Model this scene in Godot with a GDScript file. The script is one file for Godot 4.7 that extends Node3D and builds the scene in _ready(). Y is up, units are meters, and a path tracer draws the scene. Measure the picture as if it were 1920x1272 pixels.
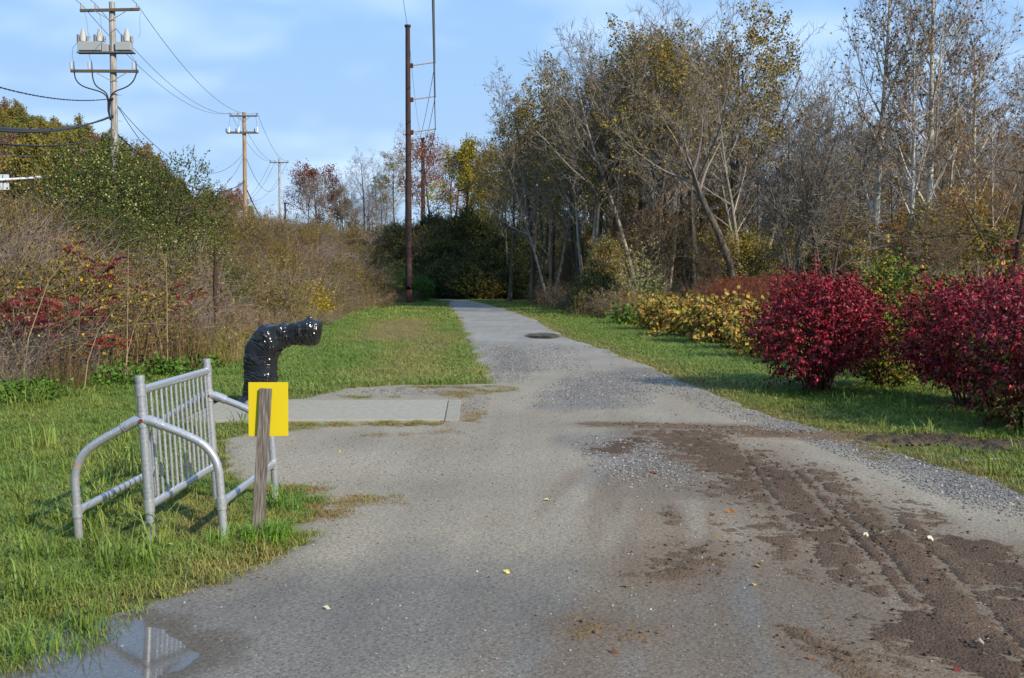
extends Node3D

# ------------------------------------------------------------------ mesh collector
class MB:
	var v := PackedVector3Array()
	var n := PackedVector3Array()
	var c := PackedColorArray()
	var i := PackedInt32Array()
	func tube(p: PackedVector3Array, r: PackedFloat32Array, sides: int, col: Color, cap := false) -> void:
		var m := p.size()
		var b := v.size()
		var side := Vector3.ZERO
		for k in m:
			var t := (p[mini(k + 1, m - 1)] - p[maxi(k - 1, 0)]).normalized()
			if k == 0:
				side = t.cross(Vector3(0.31, 0.17, 0.93)).normalized()
			else:
				side = (side - t * side.dot(t)).normalized()
			var up := t.cross(side)
			for j in sides:
				var a := TAU * j / sides
				var q := side * cos(a) + up * sin(a)
				v.append(p[k] + q * r[k]); n.append(q); c.append(col)
		for k in m - 1:
			for j in sides:
				var a0 := b + k * sides + j
				var a1 := b + k * sides + (j + 1) % sides
				i.append(a0); i.append(a0 + sides); i.append(a1)
				i.append(a1); i.append(a0 + sides); i.append(a1 + sides)
		if cap:
			for e in [0, m - 1]:
				var t: Vector3 = (p[1] - p[0]).normalized() * -1.0 if e == 0 else (p[m - 1] - p[m - 2]).normalized()
				var s := v.size()
				for j in sides:
					v.append(v[b + e * sides + j]); n.append(t); c.append(col)
				for j in range(1, sides - 1):
					if e == 0:
						i.append(s); i.append(s + j); i.append(s + j + 1)
					else:
						i.append(s); i.append(s + j + 1); i.append(s + j)
	func rod(a: Vector3, b: Vector3, r: float, sides: int, col: Color, r2 := -1.0) -> void:
		tube(PackedVector3Array([a, b]), PackedFloat32Array([r, r if r2 < 0 else r2]), sides, col, true)
	func spike(a: Vector3, b: Vector3, r: float, col: Color) -> void:
		var t := b - a
		var s := t.cross(Vector3(0.37, 0.21, 0.9)).normalized()
		var u := t.normalized().cross(s)
		var k := v.size()
		var q2 := s * -0.5 + u * 0.866
		var q3 := s * -0.5 - u * 0.866
		v.append(a + s * r); v.append(a + q2 * r); v.append(a + q3 * r); v.append(b)
		n.append(s); n.append(q2); n.append(q3); n.append((s + q2 * 0.1).normalized())
		c.append(col); c.append(col); c.append(col); c.append(col)
		i.append(k); i.append(k + 3); i.append(k + 1)
		i.append(k + 1); i.append(k + 3); i.append(k + 2)
		i.append(k + 2); i.append(k + 3); i.append(k)
	# a folded leaf of two faces, no smooth normals
	func leaf(a: Vector3, dir: Vector3, side: Vector3, w: float, col: Color, fold := 0.25) -> void:
		var k := v.size()
		var up := dir.cross(side).normalized() * w * fold
		var mid := a + dir * 0.45
		v.append(a); v.append(mid + side * w + up); v.append(a + dir); v.append(mid - side * w + up)
		c.append(col); c.append(col); c.append(col); c.append(col)
		i.append(k); i.append(k + 1); i.append(k + 2)
		i.append(k); i.append(k + 2); i.append(k + 3)
	func blade(a: Vector3, b: Vector3, e: Vector3, w: Vector3, col: Color, tip: Color) -> void:
		var k := v.size()
		v.append(a - w); v.append(a + w); v.append(b - w * 0.8); v.append(b + w * 0.8); v.append(e)
		c.append(col); c.append(col); c.append(col.lerp(tip, 0.6)); c.append(col.lerp(tip, 0.6)); c.append(tip)
		i.append(k); i.append(k + 2); i.append(k + 1)
		i.append(k + 1); i.append(k + 2); i.append(k + 3)
		i.append(k + 2); i.append(k + 4); i.append(k + 3)
	func quad(a: Vector3, b: Vector3, d: Vector3, e: Vector3, nn: Vector3, col: Color) -> void:
		var k := v.size()
		for q in [a, b, d, e]:
			v.append(q); n.append(nn); c.append(col)
		i.append(k); i.append(k + 1); i.append(k + 2)
		i.append(k); i.append(k + 2); i.append(k + 3)
	# box with chamfered vertical and horizontal edges; T places it
	func box(t: Transform3D, h: Vector3, bev: float, col: Color) -> void:
		var pts := []
		for ax in 3:
			var u := (ax + 1) % 3
			var w := (ax + 2) % 3
			for s in [-1.0, 1.0]:
				var f := []
				for q in [[-1, -1], [1, -1], [1, 1], [-1, 1]]:
					var p := Vector3.ZERO
					p[ax] = s * h[ax]; p[u] = q[0] * (h[u] - bev); p[w] = q[1] * (h[w] - bev)
					f.append(p)
				var nn := Vector3.ZERO
				nn[ax] = s
				if s > 0: f.reverse()
				quad(t * f[0], t * f[1], t * f[2], t * f[3], (t.basis * nn).normalized(), col)
				# edges shared with +u faces
				for s2 in [-1.0, 1.0]:
					var e := []
					var a := Vector3.ZERO
					a[ax] = s * h[ax]; a[u] = s2 * (h[u] - bev)
					var b := Vector3.ZERO
					b[ax] = s * (h[ax] - bev); b[u] = s2 * h[u]
					var a1 := a; var a2 := a; var b1 := b; var b2 := b
					a1[w] = -(h[w] - bev); a2[w] = h[w] - bev; b1[w] = a1[w]; b2[w] = a2[w]
					var en := Vector3.ZERO
					en[ax] = s; en[u] = s2
					en = en.normalized()
					e = [a1, a2, b2, b1]
					if (a2 - a1).cross(b2 - a1).dot(en) > 0: e.reverse()
					quad(t * e[0], t * e[1], t * e[2], t * e[3], (t.basis * en).normalized(), col)
	func mesh(m: Material) -> ArrayMesh:
		var a := []
		a.resize(Mesh.ARRAY_MAX)
		a[Mesh.ARRAY_VERTEX] = v
		if n.size() == v.size(): a[Mesh.ARRAY_NORMAL] = n
		a[Mesh.ARRAY_COLOR] = c
		a[Mesh.ARRAY_INDEX] = i
		var o := ArrayMesh.new()
		o.add_surface_from_arrays(Mesh.PRIMITIVE_TRIANGLES, a)
		o.surface_set_material(0, m)
		return o

class Spec:
	var levels := 3
	var segs := [10, 6, 4, 2]
	var sides := [8, 5, 3, 3]
	var kids := [13, 7, 5, 0]
	var from := [0.32, 0.2, 0.2, 0.2]
	var ang := [48.0, 42.0, 42.0, 40.0]
	var ratio := [0.5, 0.52, 0.5, 0.5]
	var shrink := [0.55, 0.4, 0.3, 0.3]
	var rr := [0.5, 0.55, 0.6, 0.6]
	var wob := [0.06, 0.13, 0.2, 0.25]
	var up := [0.02, 0.07, 0.05, 0.03]
	var taper := [0.25, 0.25, 0.35, 0.4]
	var twigs := [0, 2, 3, 4]
	var twl := 0.55
	var twr := 0.011
	var leaves := 0.1        # per twig
	var lsize := 0.11
	var lw := 0.36
	var spread := 0.12
	var pal := [Color(0.5, 0.4, 0.12)]
	var bark := Color(0.4, 0.37, 0.33)
	var bark_hi := Color(0.45, 0.42, 0.38)
	var twig := Color(0.51, 0.48, 0.44)
	var droop := 0.0

var R := RandomNumberGenerator.new()
var N1 := FastNoiseLite.new()
var N2 := FastNoiseLite.new()
var used := {}
var M := {}
var nshow := 0

func rf(a: float, b: float) -> float: return R.randf_range(a, b)
func rv() -> Vector3: return Vector3(R.randf() * 2 - 1, R.randf() * 2 - 1, R.randf() * 2 - 1)
func sm(x: float) -> float:
	x = clampf(x, 0.0, 1.0)
	return x * x * (3 - 2 * x)
func jit(c: Color, k: float) -> Color:
	var f := 1.0 + R.randf_range(-k, k)
	return Color(clampf(c.r * f * (1 + R.randf_range(-k, k) * 0.35), 0, 1), clampf(c.g * f, 0, 1), clampf(c.b * f * (1 + R.randf_range(-k, k) * 0.35), 0, 1))
func tab(t: Array, x: float) -> float:
	if x <= t[0][0]: return t[0][1]
	for k in range(1, t.size()):
		if x <= t[k][0]:
			return lerpf(t[k - 1][1], t[k][1], (x - t[k - 1][0]) / (t[k][0] - t[k - 1][0]))
	return t[t.size() - 1][1]

# ------------------------------------------------------------------ naming
func numbered(called: String) -> String:
	var k: int = used.get(called, -1) + 1
	used[called] = k
	return called if k == 0 else "%s_%03d" % [called, k]
func tag(o: Node, label: String, category: String, group := "", kind := "") -> void:
	if label: o.set_meta("label", label)
	if category: o.set_meta("category", category)
	if group: o.set_meta("group", group)
	if kind: o.set_meta("kind", kind)
func thing(called: String, label: String, category: String, at := Vector3.ZERO, group := "") -> Node3D:
	var o := Node3D.new()
	o.name = numbered(called)
	add_child(o)
	o.position = at
	tag(o, label, category, group)
	return o
func part(called: String, mesh: Mesh, parent: Node) -> MeshInstance3D:
	var o := MeshInstance3D.new()
	o.mesh = mesh
	var k := 0
	var nm := called
	while parent.has_node(nm):
		k += 1
		nm = "%s_%03d" % [called, k]
	o.name = nm
	parent.add_child(o)
	return o
func single(called: String, mesh: Mesh, label: String, category: String, group := "", kind := "") -> MeshInstance3D:
	var o := MeshInstance3D.new()
	o.mesh = mesh
	o.name = numbered(called)
	add_child(o)
	tag(o, label, category, group, kind)
	return o
func copies(called: String, mesh: Mesh, at: Array, tint: Array, label: String, category: String) -> void:
	var mm := MultiMesh.new()
	mm.transform_format = MultiMesh.TRANSFORM_3D
	mm.use_colors = true
	mm.mesh = mesh
	mm.instance_count = at.size()
	for k in at.size():
		mm.set_instance_transform(k, at[k])
		mm.set_instance_color(k, tint[k])
	var o := MultiMeshInstance3D.new()
	o.multimesh = mm
	o.name = numbered(called)
	add_child(o)
	tag(o, label, category, "", "stuff")

# ------------------------------------------------------------------ materials
func noise_tex(size: int, freq: float, lo: float, hi: float, oct := 4, cell := false, sd := 1) -> ImageTexture:
	var f := FastNoiseLite.new()
	f.seed = sd
	f.frequency = freq
	f.fractal_octaves = oct
	f.noise_type = FastNoiseLite.TYPE_CELLULAR if cell else FastNoiseLite.TYPE_SIMPLEX_SMOOTH
	if cell:
		f.fractal_type = FastNoiseLite.FRACTAL_NONE
		f.cellular_return_type = FastNoiseLite.RETURN_CELL_VALUE
	var im := f.get_seamless_image(size, size)
	im.convert(Image.FORMAT_L8)
	var d := im.get_data()
	for k in d.size():
		d[k] = int(255.0 * lerpf(lo, hi, d[k] / 255.0))
	return ImageTexture.create_from_image(Image.create_from_data(size, size, false, Image.FORMAT_L8, d))
func mat(called: String, rough: float, tex: Texture2D = null, scale := Vector3.ONE, world := false) -> StandardMaterial3D:
	var m := StandardMaterial3D.new()
	m.resource_name = called
	m.vertex_color_use_as_albedo = true
	m.vertex_color_is_srgb = true
	m.roughness = rough
	m.metallic_specular = 0.35
	if tex:
		m.albedo_texture = tex
		m.uv1_triplanar = true
		m.uv1_world_triplanar = world
		m.uv1_scale = scale
	M[called] = m
	return m
func leafmat(called: String, rough: float, back: float) -> StandardMaterial3D:
	var m := mat(called, rough)
	m.cull_mode = BaseMaterial3D.CULL_DISABLED
	m.backlight_enabled = true
	m.backlight = Color(back, back, back)
	return m

func gravel_images() -> Array:
	# two sizes of stones over sand: brightness and height
	var size := 1024
	var out := []
	var d: Array = []
	for s in [[0.11, 3], [0.045, 5], [0.012, 7]]:
		var f := FastNoiseLite.new()
		f.seed = s[1]
		f.frequency = s[0]
		f.noise_type = FastNoiseLite.TYPE_CELLULAR
		f.fractal_type = FastNoiseLite.FRACTAL_NONE
		f.cellular_return_type = FastNoiseLite.RETURN_CELL_VALUE
		if s[0] < 0.02:
			f.noise_type = FastNoiseLite.TYPE_SIMPLEX_SMOOTH
			f.fractal_type = FastNoiseLite.FRACTAL_FBM
			f.fractal_octaves = 5
		d.append(f.get_seamless_image(size, size, false, false, 0.08).get_data())
		if s[0] > 0.02:
			f.cellular_return_type = FastNoiseLite.RETURN_DISTANCE
			d.append(f.get_seamless_image(size, size, false, false, 0.08).get_data())
	var a := PackedByteArray(); a.resize(size * size)
	var h := PackedByteArray(); h.resize(size * size)
	var d0: PackedByteArray = d[0]; var d1: PackedByteArray = d[1]; var d2: PackedByteArray = d[2]; var d3: PackedByteArray = d[3]; var d4: PackedByteArray = d[4]
	for k in size * size:
		var fine := d0[k] / 255.0
		var big := d2[k] / 255.0
		var dome := 1.0 - d3[k] / 255.0
		var dom2 := 1.0 - d1[k] / 255.0
		var lum := 0.83 + 0.14 * (fine - 0.5) + 0.22 * (d4[k] / 255.0 - 0.5)
		var ht := 0.25 + 0.25 * dom2 * fine
		if big > 0.74 and dome > 0.35:
			lum = 0.74 + (big - 0.74) * 1.0
			ht += 0.5 * dome
		elif big < 0.1 and dome > 0.4:
			lum *= 0.82
			ht += 0.3 * dome
		a[k] = int(clampf(lum, 0, 1) * 255.0)
		h[k] = int(clampf(ht, 0, 1) * 255.0)
	out.append(ImageTexture.create_from_image(Image.create_from_data(size, size, false, Image.FORMAT_L8, a)))
	out.append(ImageTexture.create_from_image(Image.create_from_data(size, size, false, Image.FORMAT_L8, h)))
	return out

func make_materials() -> void:
	var bark := noise_tex(256, 0.03, 0.6, 1.0, 5)
	mat("bark", 0.9, bark, Vector3(1.6, 0.35, 1.6))
	mat("twig", 0.85)
	leafmat("leaf", 0.55, 0.5)
	leafmat("shrub_leaf", 0.6, 0.4)
	leafmat("red_leaf", 0.5, 0.18)
	leafmat("grass_blade", 0.6, 0.35)
	var gi := gravel_images()
	var g := mat("gravel", 0.92, gi[0], Vector3(2.1, 2.1, 2.1), true)
	g.heightmap_enabled = true
	g.heightmap_texture = gi[1]
	g.heightmap_scale = 0.3
	var soil_t := noise_tex(512, 0.02, 0.55, 1.0, 6, false, 9)
	var s := mat("soil", 0.95, soil_t, Vector3(0.9, 0.9, 0.9), true)
	s.heightmap_enabled = true
	s.heightmap_texture = soil_t
	s.heightmap_scale = 2.0
	var md := mat("mud", 0.88, noise_tex(512, 0.02, 0.74, 1.0, 6, false, 10), Vector3(4.5, 4.5, 4.5), true)
	md.heightmap_enabled = true
	md.heightmap_texture = soil_t
	md.heightmap_scale = 2.2
	md.metallic_specular = 0.3
	var conc_t := noise_tex(512, 0.02, 0.86, 1.0, 6, false, 4)
	var cm := mat("concrete", 0.9, conc_t, Vector3(0.8, 0.8, 0.8), true)
	cm.heightmap_enabled = true
	cm.heightmap_texture = conc_t
	cm.heightmap_scale = 0.05
	mat("stone", 0.9, noise_tex(128, 0.05, 0.7, 1.0, 3))
	var wood := noise_tex(256, 0.03, 0.45, 1.0, 5, false, 12)
	mat("weathered_wood", 0.85, wood, Vector3(9, 0.7, 9))
	mat("pole_wood", 0.85, wood, Vector3(2.2, 0.12, 2.2))
	var galv := mat("galvanised", 0.36, noise_tex(256, 0.03, 0.8, 1.0, 4, false, 21), Vector3(6, 6, 6))
	galv.metallic = 0.55
	galv.roughness_texture = noise_tex(256, 0.05, 0.75, 1.0, 4, false, 22)
	galv.metallic_specular = 0.5
	mat("rust", 0.8)
	mat("dull_metal", 0.5).metallic = 0.3
	mat("steel_pole", 0.75, noise_tex(256, 0.02, 0.75, 1.0, 4, false, 31), Vector3(0.7, 0.2, 0.7))
	mat("paint", 0.45)
	mat("porcelain", 0.3)
	mat("rubber", 0.5)
	mat("wire", 0.6)
	var bag := mat("plastic_bag", 0.2)
	bag.metallic_specular = 0.6
	bag.heightmap_enabled = true
	bag.heightmap_texture = noise_tex(256, 0.02, 0.0, 1.0, 3, false, 41)
	bag.uv1_triplanar = true
	bag.uv1_scale = Vector3(4, 4, 4)
	bag.heightmap_scale = 0.5
	mat("tape", 0.45)
	var w := StandardMaterial3D.new()
	w.resource_name = "water"
	w.transparency = BaseMaterial3D.TRANSPARENCY_ALPHA
	w.albedo_color = Color(0.5, 0.5, 0.5, 0.05)
	w.roughness = 0.06
	M["water"] = w

# ------------------------------------------------------------------ the lie of the land (d = metres in front of the camera)
const FOOT := [[0.0, -7.2], [14.0, -6.75], [17.0, -6.2], [20.0, -5.6], [29.0, -6.2], [40.0, -7.2], [50.0, -8.1], [64.0, -8.6], [78.0, -8.6], [86.0, -8.2], [92.0, -8.3], [97.0, -9.5], [104.0, -13.0], [112.0, -19.0], [400.0, -30.0]]
const PLAT := [[0.0, 2.2], [20.0, 2.5], [46.0, 3.4], [70.0, 4.4], [94.0, 5.0], [139.0, 6.4], [200.0, 7.5], [400.0, 9.0]]
const PC := [[0.0, 1.0], [20.0, 0.9], [32.0, 0.0], [46.0, -0.65], [64.0, -2.1], [76.0, -3.2], [91.0, -4.35], [96.0, -5.2], [101.0, -7.2], [106.0, -10.5], [112.0, -16.0]]
const XL := [[3.0, -2.75], [4.2, -2.1], [4.4, -2.0], [5.3, -1.68], [5.8, -1.53], [6.3, -1.36], [7.0, -1.3], [7.74, -1.2], [8.1, -1.55], [8.5, -2.1], [10.6, -2.85], [11.4, -2.6], [11.8, -2.6], [12.2, -3.4], [14.35, -3.4], [14.55, -2.85], [15.9, -2.5], [16.4, -1.9], [16.65, -0.3], [17.5, -0.3], [21.3, -0.6], [28.0, -1.0], [35.6, -1.5], [46.0, -2.2], [58.0, -3.2], [76.0, -4.55], [91.6, -5.35], [96.0, -6.4], [101.0, -8.4], [106.0, -11.7], [112.0, -17.0]]
const XR := [[3.0, 4.9], [5.5, 4.2], [7.8, 3.8], [9.6, 3.6], [10.6, 3.5], [13.3, 2.95], [20.0, 2.5], [25.6, 2.1], [32.0, 1.4], [46.0, 0.9], [64.0, -0.35], [76.0, -1.6], [91.0, -3.25], [97.0, -4.2], [101.0, -6.0], [106.0, -9.3], [112.0, -15.0]]
func base(x: float, z: float) -> float:
	return 0.035 * N1.get_noise_2d(x * 14.0, z * 14.0)
func ground(x: float, z: float) -> float:
	var d := -z
	var y := base(x, z)
	var foot := tab(FOOT, d)
	var s := foot - x
	var pl := tab(PLAT, d)
	if s > 0:
		y += pl * sm(s / 9.5) * (1.0 + 0.14 * N1.get_noise_2d(x * 8.0, z * 8.0)) + 0.05 * s / (s + 1.0)
	if d > 100:
		var cut := 1.0 if d > 118 else sm((x - tab(PC, d) - 2.2) / 6.0)
		y = maxf(y, pl * sm((d - 100.0) / 17.0) * sm((19.0 - x) / 14.0) * cut)
	if d > 100 and x < -40:
		y += 26.0 * sm((-x - 45.0) / 95.0) * sm((d - 110.0) / 140.0)
	return y
# signed distance-like value, positive on the path
func on_path(x: float, d: float) -> float:
	var w := 0.16 * N1.get_noise_2d(x * 60.0, d * 60.0) + 0.1 * N2.get_noise_2d(x * 120.0, d * 50.0)
	return minf(x - tab(XL, d), tab(XR, d) - x) + w
func cap(x: float, z: float, a: Array) -> float:
	var p := Vector2(x, z)
	var u := Vector2(a[0], a[1])
	var w := Vector2(a[2], a[3])
	var t := clampf((p - u).dot(w - u) / maxf((w - u).length_squared(), 1e-6), 0, 1)
	return 1.0 - p.distance_to(u + (w - u) * t) / a[4]
const MUD := [[1.0, -11.9, 2.6, -11.5, 0.28, 0], [2.2, -11.3, 4.0, -10.7, 0.34, 0], [1.75, -11.0, 2.1, -8.2, 0.6, 1], [2.08, -8.8, 2.15, -6.4, 0.62, 1], [2.18, -6.9, 2.32, -3.2, 0.7, 1], [1.95, -4.9, 2.1, -3.6, 0.36, 2], [2.75, -6.3, 2.65, -5.0, 0.3, 2],
	[0.38, -4.84, 0.5, -4.8, 0.22, 3], [0.86, -5.7, 1.1, -6.2, 0.3, 5], [1.1, -7.45, 1.06, -6.9, 0.06, 5], [1.3, -4.75, 1.45, -4.3, 0.16, 5], [2.2, -6.6, 2.3, -6.3, 0.12, 2],
	[0.9, -9.9, 1.3, -10.6, 0.25, 2], [3.7, -10.75, 4.9, -10.35, 0.36, 4]]
func mud_mask(x: float, z: float) -> Vector2:
	var best := -9.0
	var kind := 0.0
	for a in MUD:
		var q := cap(x, z, a)
		if q > best:
			best = q
			kind = a[5]
	return Vector2(best, kind)

# ------------------------------------------------------------------ plants
func branch(W: MB, T: MB, L: MB, S: Spec, a: Vector3, dir: Vector3, length: float, r0: float, lv: int, given := PackedVector3Array()) -> void:
	var ns: int = S.segs[lv]
	var pts := PackedVector3Array()
	var rad := PackedFloat32Array()
	var p := a
	var d := dir.normalized()
	var tp: float = S.taper[lv]
	if given.size():
		pts = given
		ns = pts.size() - 1
		length = 0.0
		for k in ns: length += pts[k].distance_to(pts[k + 1])
		for k in ns + 1: rad.append(lerpf(r0, r0 * tp, float(k) / ns))
	else:
		for k in ns + 1:
			pts.append(p)
			rad.append(lerpf(r0, r0 * tp, float(k) / ns))
			d = (d + rv() * S.wob[lv] + Vector3.UP * S.up[lv]).normalized()
			p += d * (length / ns)
	if lv == 0:
		rad[0] *= 1.35
	var col: Color = jit(S.bark, 0.08) if lv < 2 else S.twig
	if lv < 2:
		(W if lv == 0 else T).tube(pts, rad, S.sides[lv], col if lv == 0 else jit(S.bark_hi, 0.1))
	else:
		T.tube(pts, rad, S.sides[lv], jit(col, 0.12))
	var spin := R.randf() * TAU
	if lv < S.levels:
		var nk: int = S.kids[lv]
		for j in nk:
			var t: float = lerpf(S.from[lv], 1.0, (j + R.randf()) / nk)
			var q := t * ns
			var k := mini(int(q), ns - 1)
			var pos := pts[k].lerp(pts[k + 1], q - k)
			var ax := (pts[k + 1] - pts[k]).normalized()
			spin += 2.4 + rf(-0.5, 0.5)
			var s1 := ax.cross(Vector3(0.2, 0.35, 0.9)).normalized()
			var side := s1 * cos(spin) + ax.cross(s1) * sin(spin)
			var an := deg_to_rad(S.ang[lv] * rf(0.75, 1.25))
			var cl: float = length * S.ratio[lv] * (1.0 - S.shrink[lv] * t) * rf(0.7, 1.2)
			var cr: float = maxf(lerpf(rad[k], rad[k + 1], q - k) * S.rr[lv] * rf(0.7, 1.1), S.twr)
			branch(W, T, L, S, pos, ax * cos(an) + side * sin(an), cl, cr, lv + 1)
	var nt: int = S.twigs[lv]
	for j in nt:
		var t := lerpf(0.25, 1.0, (j + R.randf()) / nt)
		var q := t * ns
		var k := mini(int(q), ns - 1)
		var pos := pts[k].lerp(pts[k + 1], q - k)
		var td := ((pts[k + 1] - pts[k]).normalized() + rv() * 0.8 + Vector3(0, 0.25 - S.droop, 0)).normalized()
		var e := pos + td * S.twl * rf(0.5, 1.3)
		T.spike(pos, e, S.twr, jit(S.twig, 0.15))
		var nl := int(S.leaves) + (1 if R.randf() < S.leaves - int(S.leaves) else 0)
		for m in nl:
			put_leaf(L, pos.lerp(e, rf(0.2, 1.0)) + rv() * S.spread, S.lsize, S.lw, S.pal, S.droop)
func put_leaf(L: MB, p: Vector3, size: float, w: float, pal: Array, droop: float) -> void:
	var dir := (rv() + Vector3(0, -0.25 - droop, 0)).normalized()
	var side := dir.cross(rv() + Vector3(0, 0.4, 0)).normalized()
	var z := size * rf(0.6, 1.25)
	L.leaf(p, dir * z, side, z * w, jit(pal[R.randi() % pal.size()], 0.16))

# a plant kind: meshes for trunk, limbs and foliage, to be placed many times
func tree_kind(S: Spec, seed_: int, height: float, r: float, lean := Vector3.ZERO, stems := 1, given := PackedVector3Array(), lm := "leaf") -> Dictionary:
	R.seed = seed_
	var W := MB.new(); var T := MB.new(); var L := MB.new()
	for k in stems:
		var a := TAU * k / stems + R.randf()
		var out := Vector3(cos(a), 0, sin(a))
		var hh := height * (1.0 if k == 0 else rf(0.7, 1.0))
		branch(W, T, L, S, out * (0.0 if stems == 1 else r * 1.2) - Vector3(0, 0.15, 0), Vector3.UP + lean + out * (0.0 if stems == 1 else rf(0.1, 0.32)), hh, r * (1.0 if k == 0 else rf(0.6, 0.95)), 0, given)
	var o := {"trunk": W.mesh(M.bark), "limbs": T.mesh(M.twig)}
	if L.v.size(): o["foliage"] = L.mesh(M[lm])
	return o
func plant(kind: Dictionary, called: String, label: String, category: String, x: float, z: float, yaw: float, s: float, group := "", sy := 1.0, sink := 0.0) -> Node3D:
	var o := thing(called, label, category, Vector3(x, ground(x, z) - sink, z), group)
	for k in kind:
		part(k, kind[k], o)
	o.rotation.y = yaw
	o.scale = Vector3(s, s * sy, s)
	return o
# a bush with a rounded, lumpy outline: sprigs of leaves all through an ellipsoid, on stems that fan out of the ground
func bush_kind(seed_: int, rad: Vector3, cy: float, sprigs: int, per: int, lsize: float, lw: float, pal: Array, droop: float, stems: int, stem_col: Color, mt := "shrub_leaf", shell := 0.5, lump := 0.25, poke := 0.12, pal2 := [], low := 0.0) -> Dictionary:
	R.seed = seed_
	var T := MB.new(); var L := MB.new()
	var tips := PackedVector3Array()
	for k in sprigs:
		var u := rv()
		while u.length() > 1.0 or u.length() < 0.05: u = rv()
		u = u.normalized()
		var lum := 1.0 + lump * N1.get_noise_3d(u.x * 90 + seed_ * 31.0, u.y * 90, u.z * 90) + 0.5 * lump * N1.get_noise_3d(u.x * 220 + seed_ * 31.0, u.y * 220, u.z * 220)
		var rr := pow(lerpf(shell * shell * shell, 1.0, R.randf()), 1.0 / 3.0) * lum
		if R.randf() < 0.1: rr *= 1.0 + poke
		var p := Vector3(u.x * rad.x, u.y * rad.y, u.z * rad.z) * rr + Vector3(0, cy, 0)
		if p.y < 0.05: continue
		var out := (u + Vector3(0, 0.45, 0) + rv() * 0.5).normalized()
		var sl := lsize * per * 0.28
		if k % 3 == 0: tips.append(p)
		T.spike(p - out * sl, p + out * sl * 0.5, 0.004 + lsize * 0.02, jit(stem_col, 0.15))
		var use: Array = pal
		if pal2.size() and R.randf() < clampf(0.9 - (p.y / (cy + rad.y)) * 1.3 + low, 0.0, 1.0): use = pal2
		for m in per:
			var t := (m + R.randf()) / per
			var q := p + out * sl * (t * 1.5 - 0.9) + rv() * lsize * 0.3
			var dir := (out * 0.4 + rv() * 0.8 + Vector3(0, -droop, 0)).normalized()
			var z := lsize * rf(0.6, 1.2)
			L.leaf(q, dir * z, dir.cross(rv() + out).normalized(), z * lw, jit(use[R.randi() % use.size()], 0.18))
	for k in stems:
		var e := tips[R.randi() % tips.size()]
		var b := Vector3(e.x * 0.12 + rf(-0.1, 0.1) * rad.x, -0.1, e.z * 0.12 + rf(-0.1, 0.1) * rad.z)
		var mid := b.lerp(e, 0.5) + Vector3(-e.x, 0.35 * rad.y, -e.z) * 0.18 + rv() * 0.06
		var m1 := b.lerp(mid, 0.5) + rv() * 0.03
		var r := rf(0.006, 0.016) * (0.6 + rad.y * 0.5)
		T.tube(PackedVector3Array([b, m1, mid, mid.lerp(e, 0.55) + rv() * 0.05, e]), PackedFloat32Array([r * 1.3, r, r * 0.8, r * 0.5, r * 0.25]), 4, jit(stem_col, 0.15))
	return {"stems": T.mesh(M.twig), "foliage": L.mesh(M[mt])}
# arching, tangled canes with few leaves
func bramble_kind(seed_: int, rad: float, h: float, canes: int, cane_cols: Array, leaves: int, lsize: float, pal: Array, upright := 0.0) -> Dictionary:
	R.seed = seed_
	var T := MB.new(); var L := MB.new()
	for k in canes:
		var a := R.randf() * TAU
		var b := Vector3(rf(-1, 1) * rad * 0.6, -0.05, rf(-1, 1) * rad * 0.6)
		var dir := (Vector3(cos(a), rf(0.9, 2.4) + upright, sin(a))).normalized()
		var ln := h * rf(0.7, 1.5)
		var pts := PackedVector3Array(); var rr := PackedFloat32Array()
		var p := b
		var col := jit(cane_cols[R.randi() % cane_cols.size()], 0.2)
		for q in 6:
			pts.append(p)
			rr.append(lerpf(0.0055, 0.0025, q / 5.0))
			p += dir * ln / 5.0
			dir = (dir + Vector3(0, -0.26 * (1.0 - upright * 0.45), 0) + rv() * 0.14).normalized()
		T.tube(pts, rr, 3, col)
		for q in 7:
			var g := rf(0.8, 5.0)
			var s := pts[int(g) if g < 5 else 4].lerp(pts[mini(int(g) + 1, 5)], g - int(g))
			T.spike(s, s + (rv() + Vector3(0, 0.5, 0)).normalized() * rf(0.12, 0.4), 0.0035, col)
			if R.randf() < leaves / float(canes * 7) * 1.0:
				put_leaf(L, s + rv() * 0.08, lsize, 0.42, pal, 0.2)
		for q in leaves / canes:
			put_leaf(L, pts[1 + R.randi() % 5] + rv() * 0.16, lsize, 0.42, pal, 0.2)
	var o := {"canes": T.mesh(M.twig)}
	if L.v.size(): o["foliage"] = L.mesh(M.shrub_leaf)
	return o
# upright dry weeds with seed heads
func weed_kind(seed_: int, rad: float, h: float, stalks: int, cols: Array, heads: float) -> Dictionary:
	R.seed = seed_
	var T := MB.new()
	for k in stalks:
		var b := Vector3(rf(-1, 1) * rad, -0.05, rf(-1, 1) * rad)
		var e := b + Vector3(rf(-0.25, 0.25), 1, rf(-0.25, 0.25)) * h * rf(0.5, 1.1)
		var mid := b.lerp(e, 0.5) + rv() * 0.05
		var col := jit(cols[R.randi() % cols.size()], 0.18)
		T.tube(PackedVector3Array([b, mid, e]), PackedFloat32Array([0.005, 0.004, 0.002]), 3, col)
		for q in 5:
			var s := b.lerp(e, rf(0.2, 0.95))
			T.spike(s, s + (Vector3(rf(-1, 1), rf(-0.2, 1.4), rf(-1, 1))).normalized() * rf(0.08, 0.3), 0.004, col)
		if R.randf() < heads:
			for q in 8:
				var s := e + rv() * 0.04
				T.spike(s, s + (rv() + Vector3(0, 0.6, 0)).normalized() * rf(0.04, 0.12), 0.008, jit(col, 0.2))
	return {"stalks": T.mesh(M.twig)}
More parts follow.
